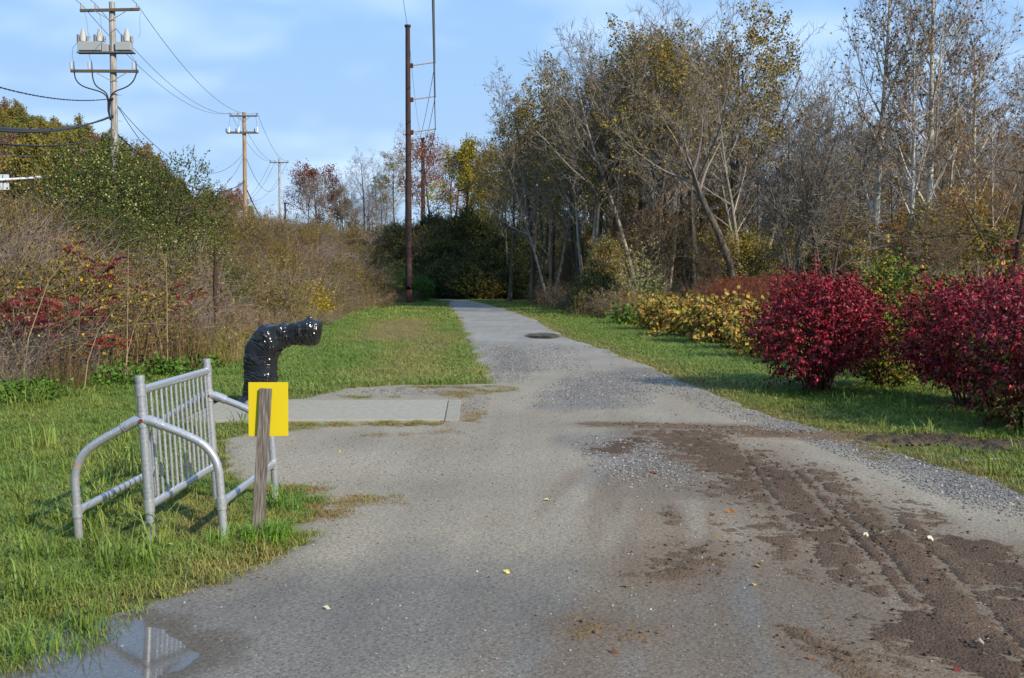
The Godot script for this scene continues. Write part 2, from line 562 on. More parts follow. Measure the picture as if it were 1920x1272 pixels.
# sumac: bare stems, each with fronds of paired hanging leaflets
func sumac_kind(seed_: int, h: float, stems: int, pal: Array, fronds: int, leaflet := 0.085) -> Dictionary:
	R.seed = seed_
	var L := MB.new()
	var made := {}
	for k in stems:
		var T := MB.new()
		var a := R.randf() * TAU
		var b := Vector3(cos(a), 0, sin(a)) * rf(0.0, 0.35)
		var e := b + Vector3(cos(a) * rf(0.15, 0.5), 1.0, sin(a) * rf(0.15, 0.5)) * h * rf(0.6, 1.05)
		var mid := b.lerp(e, 0.5) + rv() * 0.12
		T.tube(PackedVector3Array([b - Vector3(0, 0.1, 0), mid, e]), PackedFloat32Array([0.016, 0.013, 0.009]), 5, Color(0.5, 0.42, 0.36))
		for q in fronds:
			var an := TAU * q / fronds + R.randf()
			var s := mid.lerp(e, rf(0.4, 1.0))
			var dir := Vector3(cos(an), rf(-0.1, 0.7), sin(an)).normalized()
			var ln := rf(0.3, 0.55)
			var pts := PackedVector3Array([s]); var p := s; var d := dir
			var col: Color = pal[R.randi() % pal.size()]
			for m in 4:
				p += d * ln / 4.0
				d = (d + Vector3(0, -0.2, 0)).normalized()
				pts.append(p)
			T.tube(pts, PackedFloat32Array([0.004, 0.0035, 0.003, 0.002, 0.001]), 3, Color(0.45, 0.2, 0.17))
			var side := dir.cross(Vector3.UP).normalized()
			for m in 9:
				var g := 0.5 + m * 0.38
				var pos := pts[mini(int(g), 3)].lerp(pts[mini(int(g), 3) + 1], clampf(g - int(g), 0, 1))
				for sg in [-1.0, 1.0]:
					var ld: Vector3 = (side * sg * 0.7 + Vector3(0, -0.75, 0) + dir * 0.25 + rv() * 0.25).normalized()
					L.leaf(pos, ld * leaflet * rf(0.8, 1.2), ld.cross(dir + rv() * 0.3).normalized(), leaflet * 0.19, jit(col, 0.2))
		made["stem" if k == 0 else "stem_%03d" % k] = T.mesh(M.twig)
	made["foliage"] = L.mesh(M.red_leaf)
	return made

# ------------------------------------------------------------------ small helpers for built things
func cat(a: Vector3, b: Vector3, sag: float, n := 14) -> PackedVector3Array:
	var o := PackedVector3Array()
	for k in n + 1:
		var t := float(k) / n
		o.append(a.lerp(b, t) - Vector3(0, 4.0 * sag * t * (1 - t), 0))
	return o
func fill(n: int, r: float) -> PackedFloat32Array:
	var o := PackedFloat32Array()
	o.resize(n)
	o.fill(r)
	return o
func wire(a: Vector3, b: Vector3, sag: float, r: float, col: Color, label: String, called := "power_line", group := "") -> void:
	var m := MB.new()
	var p := cat(a, b, sag, 20)
	m.tube(p, fill(p.size(), r), 5, col)
	single(called, m.mesh(M.wire), label, "power line" if called == "power_line" else "cable", group)
func rodm(a: Vector3, b: Vector3, r: float, col: Color, mt: String, sides := 10, r2 := -1.0) -> ArrayMesh:
	var m := MB.new()
	m.rod(a, b, r, sides, col, r2)
	return m.mesh(M[mt])
func boxm(c: Vector3, h: Vector3, bev: float, col: Color, mt: String, b := Basis.IDENTITY) -> ArrayMesh:
	var m := MB.new()
	m.box(Transform3D(b, c), h, bev, col)
	return m.mesh(M[mt])

# ------------------------------------------------------------------ setting
func terrain() -> void:
	var xs := []
	var zs := []
	for q in [-2500.0, -1200.0, -600.0, -380.0, -300.0, -250.0, -210.0]: xs.append(q)
	var x := -180.0
	while x < 110.0:
		xs.append(x)
		x += 6.0 if x < -36 else (1.5 if x < -14 else (0.35 if x < 8 else (2.0 if x < 40 else 6.0)))
	for q in [150.0, 300.0, 700.0, 2500.0]: xs.append(q)
	for q in [400.0, 100.0, 30.0, 10.0]: zs.append(q)
	var d := -3.0
	while d < 420.0:
		zs.append(-d)
		d += 3.0 if d < 0 else (0.3 if d < 40 else (0.8 if d < 125 else 7.0))
	for q in [-600.0, -1000.0, -2500.0]: zs.append(q)
	var m := MB.new()
	var w := xs.size()
	for z in zs:
		for q in xs:
			var y := ground(q, z)
			# the earth is dug out under the trail bed
			if z < -3.0 and z > -112.0: y -= 0.12 * sm((minf(q - tab(XL, -z), tab(XR, -z) - q) - 0.2) / 0.5)
			m.v.append(Vector3(q, y, z))
			var s: float = tab(FOOT, -z) - q
			var col := Color(0.37, 0.4, 0.2)
			col = col.lerp(Color(0.53, 0.46, 0.32), clampf(1.4 * cap(q, z, [-3.4, -30.0, -4.4, -46.0, 1.9]), 0, 0.8))
			var k := 0.5 + 0.5 * N1.get_noise_2d(q * 20.0, z * 20.0)
			if s > 0.6: col = col.lerp(Color(0.35, 0.29, 0.21), clampf(s * 0.7 - 0.4, 0, 1))
			if q > 5.5 or -z > 104: col = col.lerp(Color(0.36, 0.29, 0.2), 0.85)
			m.c.append(col.lerp(Color(0.4, 0.33, 0.22), k * 0.4))
	for r in zs.size() - 1:
		for q in w - 1:
			var a := r * w + q
			m.i.append(a); m.i.append(a + w); m.i.append(a + 1)
			m.i.append(a + 1); m.i.append(a + w); m.i.append(a + w + 1)
	smooth_up(m)
	single("ground", m.mesh(M.soil), "earth and turf floor of the trail verges, bank and woods", "ground", "", "structure")
# smooth normals for a height field whose faces look up
func smooth_up(m: MB) -> void:
	m.n.resize(m.v.size())
	m.n.fill(Vector3.ZERO)
	for t in range(0, m.i.size(), 3):
		var a := m.i[t]; var b := m.i[t + 1]; var c := m.i[t + 2]
		var nn := (m.v[c] - m.v[a]).cross(m.v[b] - m.v[a])
		if nn.y < 0: nn = -nn
		m.n[a] += nn; m.n[b] += nn; m.n[c] += nn
	for k in m.n.size(): m.n[k] = m.n[k].normalized()
const WET := [[-1.78, -4.5, 0.5, 0.42], [0.92, -31.9, 0.45, 1.35]]
func wet_mask(x: float, z: float, k: int) -> float:
	var a: Array = WET[k]
	var dx: float = (x - a[0]) / a[2]
	var dz: float = (z - a[1]) / a[3]
	return 1.0 - dx * dx - dz * dz + (0.9 if k != 1 else 0.2) * N1.get_noise_2d(x * 150.0, z * 150.0)
func path_y(x: float, z: float, e: float) -> float:
	var y := base(x, z) + 0.012 + clampf(e * 0.14, -0.12, 0.008) + 0.005 * N2.get_noise_2d(x * 70.0, z * 70.0) + 0.0025 * N1.get_noise_2d(x * 900.0, z * 900.0)
	for k in WET.size():
		if absf(x - WET[k][0]) < 1.4 and absf(z - WET[k][1]) < 2.5:
			var q := wet_mask(x, z, k)
			if q > -0.5:
				y = lerpf(y, base(WET[k][0], WET[k][1]) + (0.0 if k != 1 else -0.035), sm((q + 0.5) / 0.9))
	return y
func path_col(x: float, z: float) -> Color:
	var d := -z
	var n1 := N1.get_noise_2d(x * 35.0, z * 35.0)
	var n2 := N2.get_noise_2d(x * 90.0 + 50, z * 60.0)
	var c := Color(0.63, 0.592, 0.522)
	c = c.lerp(Color(0.61, 0.6, 0.575), sm((d - 12.0) / 20.0))
	# dusty middle, darker loose stone to the sides, damp by the camera
	c = c.lerp(Color(0.66, 0.6, 0.5), clampf(0.5 * n2, 0, 0.5))
	var loose := maxf(cap(x, z, [0.9, -14.0, 2.2, -19.0, 1.0]), maxf(cap(x, z, [0.0, -19.0, -0.1, -26.0, 0.55]), cap(x, z, [1.2, -8.2, 1.0, -10.8, 0.7])))
	loose = maxf(loose, cap(x, z, [3.6, -8.0, 3.3, -12.0, 0.5]))
	c = c.lerp(Color(0.49, 0.475, 0.46), clampf((loose + 0.3 * n1 + 0.6 * n2 - 0.1) * 1.3, 0, 0.75))
	var damp := maxf(cap(x, z, [-2.2, -4.2, -0.3, -5.0, 1.5]), cap(x, z, [1.3, -5.2, 0.6, -4.5, 1.1]))
	c = c.lerp(Color(0.44, 0.43, 0.42), clampf((damp + 0.3 * n1 + 0.4 * n2) * 1.1, 0, 0.7))
	var mm := mud_mask(x, z)
	c = c.lerp(Color(0.49, 0.42, 0.35), clampf((mm.x + 0.5 + 0.5 * n2) * 0.8, 0, 0.75))
	var film := maxf(cap(x, z, [0.75, -4.0, 1.0, -8.5, 0.75]), maxf(cap(x, z, [1.6, -3.6, 1.5, -5.6, 0.9]), cap(x, z, [0.3, -4.0, 0.5, -5.2, 0.6])))
	var run := N2.get_noise_2d(x * 330.0 + z * 60.0, z * 22.0)
	c = c.lerp(Color(0.5, 0.435, 0.365), clampf((film * 0.7 + 0.9 * run + 0.3 * n1) * 1.1, 0, 0.7) * clampf(film * 3.0 + 0.6, 0, 1))
	for k in WET.size():
		if absf(x - WET[k][0]) < 1.0 and absf(z - WET[k][1]) < 2.5:
			c = c.lerp((Color(0.4, 0.37, 0.33) if k != 1 else Color(0.2, 0.19, 0.16)), 0.8 * sm((wet_mask(x, z, k) + 0.75) / 0.6))
	var streak := N2.get_noise_2d(x * 240.0 + z * 12.0, z * 14.0)
	return c * (1.0 + 0.1 * n1 + 0.06 * streak)
func path_mesh() -> void:
	var m := MB.new()
	var d := 3.1
	var rows := []
	while d < 34.0:
		rows.append(-d)
		d += maxf(0.03, 0.0085 * d)
	var xs := []
	var x := -4.0
	while x < 5.3:
		xs.append(x)
		x += 0.045
	var w := xs.size()
	var ee := PackedFloat32Array()
	for z in rows:
		for q in xs:
			var e := on_path(q, -z)
			ee.append(e)
			m.v.append(Vector3(q, path_y(q, z, e), z))
			m.c.append(path_col(q, z))
	for r in rows.size() - 1:
		for q in w - 1:
			var a := r * w + q
			if maxf(maxf(ee[a], ee[a + 1]), maxf(ee[a + w], ee[a + w + 1])) < -0.35: continue
			m.i.append(a); m.i.append(a + w); m.i.append(a + 1)
			m.i.append(a + 1); m.i.append(a + w); m.i.append(a + w + 1)
	var start := m.v.size()
	var z0: float = rows[rows.size() - 1]
	d = -z0
	var nr := 0
	while d < 111.0:
		var l: float = tab(XL, d) - 0.5
		var r: float = tab(XR, d) + 0.5
		for k in 41:
			var q := lerpf(l, r, k / 40.0)
			m.v.append(Vector3(q, path_y(q, -d, on_path(q, d)), -d))
			m.c.append(path_col(q, -d))
		nr += 1
		d += 0.35 + (d - 34.0) * 0.01
	for r in nr - 1:
		for q in 40:
			var a := start + r * 41 + q
			m.i.append(a); m.i.append(a + 41); m.i.append(a + 1)
			m.i.append(a + 1); m.i.append(a + 41); m.i.append(a + 42)
	smooth_up(m)
	single("path", m.mesh(M.gravel), "grey gravel trail running straight ahead and bending out of sight", "path", "", "structure")
func mud_mesh() -> void:
	var m := MB.new()
	var xs := []
	var x := -0.7
	while x < 5.3:
		xs.append(x)
		x += 0.024
	var rows := []
	var d := 3.1
	while d < 12.7:
		rows.append(-d)
		d += 0.014 + d * 0.0022
	var w := xs.size()
	var keep := PackedByteArray()
	for z in rows:
		for q in xs:
			var mm := mud_mask(q, z)
			if mm.x < -0.9:
				m.v.append(Vector3(q, -1, z)); m.c.append(Color.BLACK); keep.append(0)
				continue
			var n1 := N1.get_noise_2d(q * 130.0, z * 130.0)
			var n2 := N2.get_noise_2d(q * 420.0, z * 420.0)
			var n3 := N1.get_noise_2d(q * 1500.0, z * 1500.0)
			var t := mm.x + (0.6 if mm.y != 4.0 else 1.2) * n1 + (0.5 if mm.y < 2.5 else 0.8) * n2 + (0.4 if mm.y < 2.5 else 0.7) * n3 - (0.12 if mm.y < 2.5 or mm.y == 4.0 else 0.3)
			var thick := 0.017 if mm.y < 1.5 else 0.02
			if mm.y == 4.0: thick = 0.06
			elif mm.y == 3.0 or mm.y == 5.0: thick = 0.012
			var n4 := N2.get_noise_2d(q * 3800.0, z * 3800.0)
			var y := base(q, z) + 0.012 + 0.007 * n4 * clampf(t + 0.4, 0, 1) + clampf(t, -0.5, 0.7) * thick + 0.004 + (0.006 + 0.008 * clampf(t, 0, 1)) * n2 + 0.005 * n3
			var col := Color(0.4, 0.332, 0.272)
			if mm.y == 3.0: col = Color(0.5, 0.42, 0.31)
			elif mm.y == 5.0: col = Color(0.43, 0.36, 0.29)
			elif mm.y == 2.0: col = Color(0.37, 0.306, 0.252)
			elif mm.y == 4.0: col = Color(0.33, 0.29, 0.235)
			elif mm.y == 0.0: col = Color(0.46, 0.38, 0.3)
			# wheel ruts with the print of the tread
			if mm.y == 1.0:
				var along := Vector2(-0.3, 2.5).normalized()
				var rel := Vector2(q - 2.33, z + 8.65)
				var off := rel.x * along.y - rel.y * along.x
				off += 0.04 * N1.get_noise_1d(z * 40.0)
				var dist := rel.dot(along)
				for c0 in [-0.32, 0.0, 0.11, 0.38]:
					var k := 1.0 - absf(off - c0) / 0.028
					if k > 0:
						y -= 0.02 * k
						col = col.lerp(Color(0.28, 0.22, 0.175), 0.6 * k)
				if (off > 0.0 and off < 0.38) or (off < -0.32 and off > -0.6):
					y += 0.004 * sin(dist * TAU / 0.075 + off * 14.0)
			col = col.lerp(Color(0.5, 0.445, 0.375), clampf(0.45 - t * 1.1, 0, 0.75))
			m.v.append(Vector3(q, y, z))
			m.c.append(col * (1.0 + 0.14 * n1 + 0.1 * n3))
			keep.append(1 if t > -0.55 else 0)
	for r in rows.size() - 1:
		for q in w - 1:
			var a := r * w + q
			if keep[a] + keep[a + 1] + keep[a + w] + keep[a + w + 1] < 4: continue
			m.i.append(a); m.i.append(a + w); m.i.append(a + 1)
			m.i.append(a + 1); m.i.append(a + w); m.i.append(a + w + 1)
	# drop unused vertices
	var mapto := {}
	var o := MB.new()
	for k in m.i:
		if not mapto.has(k):
			mapto[k] = o.v.size()
			o.v.append(m.v[k]); o.c.append(m.c[k])
		o.i.append(mapto[k])
	smooth_up(o)
	single("mud", o.mesh(M.mud), "brown churned mud with tyre ruts tracked across the trail", "mud", "", "stuff")
func puddles() -> void:
	var names := ["shallow puddle at the near left edge of the trail", "dark round puddle in a pothole far up the trail"]
	for k in WET.size():
		var a: Array = WET[k]
		var m := MB.new()
		var c := Vector3(a[0], base(a[0], a[1]) + (0.0045 if k != 1 else -0.012), a[1])
		var n := 40
		m.v.append(c)
		for j in n:
			var an := TAU * j / n
			m.v.append(c + Vector3(cos(an) * a[2] * 1.15, 0, sin(an) * a[3] * 1.15))
		for j in n:
			m.i.append(0); m.i.append(1 + j); m.i.append(1 + (j + 1) % n)
		for q in m.v.size():
			m.c.append(Color.WHITE); m.n.append(Vector3.UP)
		single("puddle", m.mesh(M.water), names[k], "puddle", "", "")

const BRUSH := [[3.0, 7.0], [10.0, 6.8], [15.0, 6.4], [20.0, 6.0], [24.0, 5.5], [40.0, 4.6], [53.0, 3.6], [64.0, 2.4], [80.0, 1.7], [90.0, 0.2], [97.0, -2.0], [104.0, -5.0]]
func tuft(seed_: int, blades: int, rad: float, h: float, w: float) -> ArrayMesh:
	R.seed = seed_
	var m := MB.new()
	for k in blades:
		var a := R.randf() * TAU
		var rr := sqrt(R.randf()) * rad
		var b := Vector3(cos(a) * rr, -0.015, sin(a) * rr)
		var o := R.randf() * TAU
		var lean := Vector3(cos(o), 0, sin(o)) * rf(0.3, 1.5)
		var hh := h * rf(0.45, 1.15)
		var mid := b + Vector3(0, hh * 0.62, 0) + lean * hh * 0.3
		var e := b + Vector3(0, hh * rf(0.75, 1.0), 0) + lean * hh * 0.95
		var col := jit(Color(0.92, 0.95, 0.85), 0.12)
		var tip := jit(Color(1.0, 1.0, 0.9), 0.1)
		if R.randf() < 0.13:
			col = Color(1.0, 0.86, 0.7); tip = Color(1.0, 0.9, 0.75)
		m.blade(b, mid, e, Vector3(cos(o + 1.57), 0, sin(o + 1.57)) * w * rf(0.7, 1.2), col, tip)
	return m.mesh(M.grass_blade)
func grass() -> void:
	R.seed = 77
	var kinds := [tuft(1, 24, 0.08, 0.072, 0.0028), tuft(2, 22, 0.15, 0.1, 0.0048), tuft(3, 20, 0.32, 0.13, 0.011), tuft(4, 26, 0.1, 0.26, 0.0045)]
	var at := [[], [], [], []]
	var tint := [[], [], [], []]
	R.seed = 78
	# [d from, d to, x from, x to, per square metre, kind]
	for zn in [[3.6, 9.0, -6.4, -0.9, 430.0, 0], [9.0, 15.0, -8.2, -1.6, 190.0, 0], [9.0, 15.0, 2.6, 7.6, 190.0, 0], [5.0, 9.0, 3.3, 5.6, 240.0, 0], [15.0, 24.0, -8.6, 0.2, 95.0, 1], [15.0, 26.0, 1.8, 8.0, 95.0, 1], [24.0, 46.0, -10.0, -0.6, 42.0, 1], [26.0, 46.0, 0.6, 6.4, 42.0, 1], [46.0, 106.0, -13.0, 5.0, 15.0, 2]]:
		var cnt := int((zn[1] - zn[0]) * (zn[3] - zn[2]) * zn[4])
		for k in cnt:
			var d := rf(zn[0], zn[1])
			var x := rf(zn[2], zn[3])
			if absf(x) > d * 0.53 + 1.0: continue
			var e := on_path(x, d)
			var edge := -e
			if e > 0.06 or (e > -0.1 and R.randf() < 0.55): continue
			var s: float = tab(FOOT, d) - x
			if s > 1.6 or x > tab(BRUSH, d) + 0.9: continue
			if d > 11.9 and d < 14.5 and x > -3.95 and x < -0.4: continue
			if x > 0.0 and d < 13 and mud_mask(x, -d).x > 0.05: continue
			var gk := N1.get_noise_2d(x * 45.0, d * 45.0)
			var dry := clampf(0.75 - edge * 1.2, 0, 0.8) * (0.6 + gk) + 0.3 * N2.get_noise_2d(x * 120.0, d * 120.0)
			if x > 0.0: dry += clampf(0.45 - edge * 0.35, 0.0, 0.35)
			dry = maxf(dry, 1.3 * clampf(cap(x, -d, [-3.4, -30.0, -4.4, -46.0, 1.8]) + 0.4 * gk, 0, 0.75))
			dry = maxf(dry, 0.8 * clampf(cap(x, -d, [-2.0, -18.0, -2.2, -34.0, 1.3]) + 0.6 * gk, 0, 0.8))
			if d < 9.0: dry = maxf(dry, 0.7 * clampf(cap(x, -d, [-1.9, -6.9, -2.2, -7.8, 0.5]) + gk, 0, 1))
			if R.randf() < dry * 0.45: continue
			var kk: int = zn[5]
			var sc := rf(0.75, 1.3) * (1.0 - 0.45 * clampf(dry, 0, 1)) * (1.0 + 0.5 * clampf(s + 0.7, 0, 1)) * (1.0 + 0.35 * gk)
			if kk == 0 and R.randf() < 0.012 * (1.0 + gk): kk = 3
			var y := ground(x, -d)
			at[kk].append(Transform3D(Basis(Vector3.UP, R.randf() * TAU).scaled(Vector3(sc, sc * rf(0.8, 1.15), sc)), Vector3(x, y, -d)))
			var col := Color(0.375, 0.48, 0.215).lerp(Color(0.455, 0.515, 0.26), clampf(0.5 + gk + rf(-0.3, 0.3), 0, 1))
			col = col.lerp(Color(0.58, 0.52, 0.35), clampf(dry + rf(-0.15, 0.15), 0, 0.9))
			tint[kk].append(jit(col, 0.1))
	# scraps of turf along the slab, round the stake and out on the gravel
	for a in [[-2.55, -11.75, -0.75, -11.95, 0.16, 260, 0.6], [-2.7, -11.3, -2.3, -11.6, 0.2, 120, 0.3], [-1.6, -16.0, -0.2, -16.1, 0.16, 150, 0.6], [-0.7, -15.2, -0.05, -15.9, 0.25, 110, 0.5], [-2.3, -14.6, -1.6, -14.75, 0.1, 60, 0.4], [-0.5, -12.1, -0.5, -13.4, 0.1, 60, 0.9], [-1.7, -6.35, -1.35, -6.55, 0.16, 60, 0.0], [-1.4, -7.2, -0.95, -7.75, 0.2, 130, 0.8], [-2.0, -8.3, -1.5, -8.2, 0.15, 100, 0.7], [-1.6, -10.9, -0.6, -11.2, 0.06, 40, 1.0], [-0.9, -15.3, -0.7, -14.6, 0.2, 60, 0.8], [3.3, -9.4, 3.6, -11.0, 0.2, 120, 0.7]]:
		for k in a[5] * 3:
			var t := R.randf()
			var x: float = lerpf(a[0], a[2], t) + rf(-1, 1) * a[4]
			var z: float = lerpf(a[1], a[3], t) + rf(-1, 1) * a[4]
			if N1.get_noise_2d(x * 260.0, z * 260.0) < -0.02: continue
			x += rf(-0.08, 0.08); z += rf(-0.1, 0.1)
			var sc := rf(0.35, 0.85)
			at[0].append(Transform3D(Basis(Vector3.UP, R.randf() * TAU).scaled(Vector3(sc, sc, sc)), Vector3(x, base(x, z) + 0.01, z)))
			tint[0].append(jit(Color(0.42, 0.5, 0.2).lerp(Color(0.56, 0.45, 0.32), clampf(a[6] + rf(-0.4, 0.4), 0, 1)), 0.12))
	for k in 26:
		var x := -1.58 + rf(-0.2, 0.22)
		var z := -6.46 + rf(-0.14, 0.14)
		at[3].append(Transform3D(Basis(Vector3.UP, R.randf() * TAU).scaled(Vector3.ONE * rf(0.4, 0.75)), Vector3(x, base(x, z), z)))
		tint[3].append(jit(Color(0.4, 0.54, 0.21), 0.1))
	for k in 4:
		copies("grass", kinds[k], at[k], tint[k], ["short green turf of the lawn and verge by the camera", "mown green verges along the middle of the trail", "far green verges where the trail bends away", "longer grass tufts standing up out of the turf"][k], "grass")

func stones() -> void:
	R.seed = 91
	var m := MB.new()
	var dirs := [Vector3(1, 0, 0), Vector3(0, 0, 1), Vector3(-1, 0, 0), Vector3(0, 0, -1)]
	for q in dirs.size(): m.v.append(dirs[q] * rf(0.8, 1.2) + Vector3(0, rf(-0.2, 0.2), 0))
	m.v.append(Vector3(0.1, 0.62, 0.12)); m.v.append(Vector3(0, -0.6, 0))
	m.v.append(Vector3(0.6, 0.4, 0.5)); m.v.append(Vector3(-0.55, 0.45, -0.5))
	for q in m.v.size(): m.c.append(Color.WHITE)
	for t in [[0, 6, 4], [6, 1, 4], [0, 1, 6], [1, 2, 4], [2, 7, 4], [7, 3, 4], [2, 3, 7], [3, 0, 4], [1, 0, 5], [2, 1, 5], [3, 2, 5], [0, 3, 5]]:
		m.i.append(t[0]); m.i.append(t[1]); m.i.append(t[2])
	var mesh := m.mesh(M.stone)
	var at := []
	var tint := []
	# along the edges and over the loose patches; [x0, z0, x1, z1, radius, count, smallest, largest]
	for a in [[3.55, -7.4, 3.3, -11.2, 0.45, 6500, 0.004, 0.013], [4.2, -5.0, 3.6, -8.0, 0.45, 4500, 0.004, 0.012], [3.1, -11.4, 2.5, -16.5, 0.5, 4000, 0.005, 0.014], [0.9, -14.0, 2.0, -18.5, 0.95, 6000, 0.005, 0.015], [-0.05, -17.0, -0.4, -27.0, 0.45, 4000, 0.006, 0.016], [0.6, -19.0, 0.7, -27.0, 0.9, 3500, 0.007, 0.017], [1.15, -8.4, 1.0, -10.6, 0.45, 3200, 0.004, 0.013], [2.9, -11.6, 2.2, -11.2, 0.3, 1200, 0.004, 0.012], [0.3, -4.0, 0.6, -14.0, 2.2, 5200, 0.003, 0.009], [-1.2, -8.5, -1.0, -11.5, 1.3, 1500, 0.003, 0.009], [2.4, -9.0, 3.0, -5.0, 0.7, 300, 0.004, 0.013], [-0.6, -12.4, -0.4, -14.6, 0.2, 700, 0.004, 0.012], [-2.4, -15.2, -0.8, -15.5, 0.5, 1500, 0.004, 0.012]]:
		for k in a[5]:
			var t := R.randf()
			var q := sqrt(R.randf()) * float(a[4])
			var an := R.randf() * TAU
			var x: float = lerpf(a[0], a[2], t) + cos(an) * q
			var z: float = lerpf(a[1], a[3], t) + sin(an) * q
			var e := on_path(x, -z)
			if e < -0.05: continue
			var s: float = lerpf(a[6], a[7], pow(R.randf(), 2.2))
			at.append(Transform3D(Basis.from_euler(Vector3(rf(-0.5, 0.5), R.randf() * TAU, rf(-0.5, 0.5))).scaled(Vector3(s, s, s)), Vector3(x, path_y(x, z, e) + s * 0.25, z)))
			tint.append(jit(Color(0.57, 0.56, 0.545) if R.randf() < 0.65 else (Color(0.4, 0.4, 0.41) if R.randf() < 0.75 else Color(0.72, 0.7, 0.66)), 0.15))
	copies("gravel_stones", mesh, at, tint, "loose grey stones scattered over the gravel trail", "gravel")
	# crumbs of mud beside the tracks
	at = []
	tint = []
	for k in 34000:
		var a: Array = MUD[R.randi() % MUD.size()]
		var area: float = a[4] * (a[4] + Vector2(a[0] - a[2], a[1] - a[3]).length())
		if R.randf() > area * 0.5 + 0.012: continue
		var t := R.randf()
		var q := pow(R.randf(), 0.7) * float(a[4]) * 1.35
		var an := R.randf() * TAU
		var x: float = lerpf(a[0], a[2], t) + cos(an) * q
		var z: float = lerpf(a[1], a[3], t) + sin(an) * q
		var e := on_path(x, -z)
		if e < -0.3 and a[5] != 4: continue
		var s: float = lerpf(0.0022, 0.016, pow(R.randf(), 7.0))
		at.append(Transform3D(Basis.from_euler(Vector3(rf(-1, 1), R.randf() * TAU, rf(-1, 1))).scaled(Vector3(s, s * 0.8, s)), Vector3(x, base(x, z) + 0.016 + s * 0.3 + 0.012 * clampf(mud_mask(x, z).x, 0, 1) + (0.05 * clampf(mud_mask(x, z).x, 0, 1) if a[5] == 4 else 0.0), z)))
		tint.append(jit((Color(0.35, 0.28, 0.22) if a[5] != 4 else Color(0.3, 0.26, 0.2)) if a[5] != 3 else Color(0.46, 0.38, 0.28), 0.16))
	copies("mud_crumbs", mesh, at, tint, "small clods and crumbs of mud beside the tracks", "mud")
	# single stones one can pick out
	R.seed = 93
	for a in [[3.98, -9.3, 0.035, "pale stone lying in the right verge beside the dirt heap"], [1.35, -11.6, 0.03, "pale stone at the top end of the mud track"], [2.05, -4.6, 0.022, "small pale stone on the mud in the right foreground"]]:
		var pm := MB.new()
		pm.v = m.v; pm.i = m.i
		for q in m.v.size(): pm.c.append(Color(0.62, 0.585, 0.52))
		var o := single("stone", pm.mesh(M.stone), a[3], "stone")
		o.position = Vector3(a[0], base(a[0], a[1]) + 0.02 + a[2] * 0.3, a[1])
		o.scale = Vector3.ONE * a[2] * 1.3
		o.rotation.y = R.randf() * 6.0
	# leaf litter nobody could count, thin on the turf and along the edges of the trail
	R.seed = 95
	var lm := MB.new()
	lm.leaf(Vector3(-0.5, 0.0, 0), Vector3(1, 0.12, 0), Vector3(0, 0.15, 1).normalized(), 0.34, Color.WHITE, 0.4)
	at = []
	tint = []
	for k in 2600:
		var d := 4.0 + pow(R.randf(), 1.5) * 40.0
		var x := rf(-8.0, 7.0)
		var e := on_path(x, d)
		if absf(x) > d * 0.5 + 0.5 or (e > 0.3 and R.randf() < 0.9) or tab(FOOT, d) - x > 1.0: continue
		if x < 0 and R.randf() < 0.6: continue
		var s := rf(0.025, 0.06)
		at.append(Transform3D(Basis.from_euler(Vector3(rf(-0.5, 0.5), R.randf() * TAU, rf(-0.5, 0.5))).scaled(Vector3(s, s, s)), Vector3(x, (path_y(x, -d, e) + 0.006) if e > 0 else ground(x, -d) + rf(0.02, 0.07), -d)))
		tint.append(jit([Color(0.5, 0.36, 0.2), Color(0.6, 0.5, 0.24), Color(0.42, 0.3, 0.2), Color(0.66, 0.56, 0.36), Color(0.42, 0.16, 0.14)][R.randi() % 5], 0.2))
	copies("leaf_litter", lm.mesh(M.leaf), at, tint, "scattered small fallen leaves on the turf and trail edges", "leaves")
	# fallen leaves
	for a in [[-0.01, -5.76, Color(0.75, 0.7, 0.4), "single yellow leaf lying in the middle of the near trail"], [2.56, -6.4, Color(0.8, 0.77, 0.68), "pale dry leaf lying on the dark mud track"], [2.2, -6.5, Color(0.74, 0.7, 0.6), "curled pale leaf stuck in the clod beside the ruts"], [0.27, -7.65, Color(0.78, 0.74, 0.6), "pale leaf on the gravel left of the mud"], [1.16, -8.75, Color(0.62, 0.16, 0.12), "small red leaf at the edge of the loose stones"], [1.5, -7.2, Color(0.65, 0.4, 0.16), "orange leaf on the brown mud track"], [-0.88, -5.1, Color(0.6, 0.58, 0.52), "small grey scrap on the damp near trail"], [4.3, -9.45, Color(0.85, 0.83, 0.78), "white leaf caught in the grass of the right verge"]]:
		var l := MB.new()
		var p := Vector3.ZERO
		var col: Color = a[2]
		for k in 5:
			var an := -1.2 + 0.6 * k + rf(-0.1, 0.1)
			var dir := Vector3(cos(an), rf(0.1, 0.5), sin(an)) * rf(0.03, 0.045)
			l.leaf(p, dir, Vector3(-dir.z, 0.1, dir.x).normalized(), 0.012, jit(col, 0.1))
		l.leaf(p, Vector3(-0.03, 0.01, 0), Vector3(0, 0, 1), 0.0015, col)
		var o := single("fallen_leaf", l.mesh(M.leaf), a[3], "leaf")
		o.position = Vector3(a[0], base(a[0], a[1]) + 0.022 + (0.012 if mud_mask(a[0], a[1]).x > 0 else 0.0), a[1])
		o.rotation.y = R.randf() * TAU

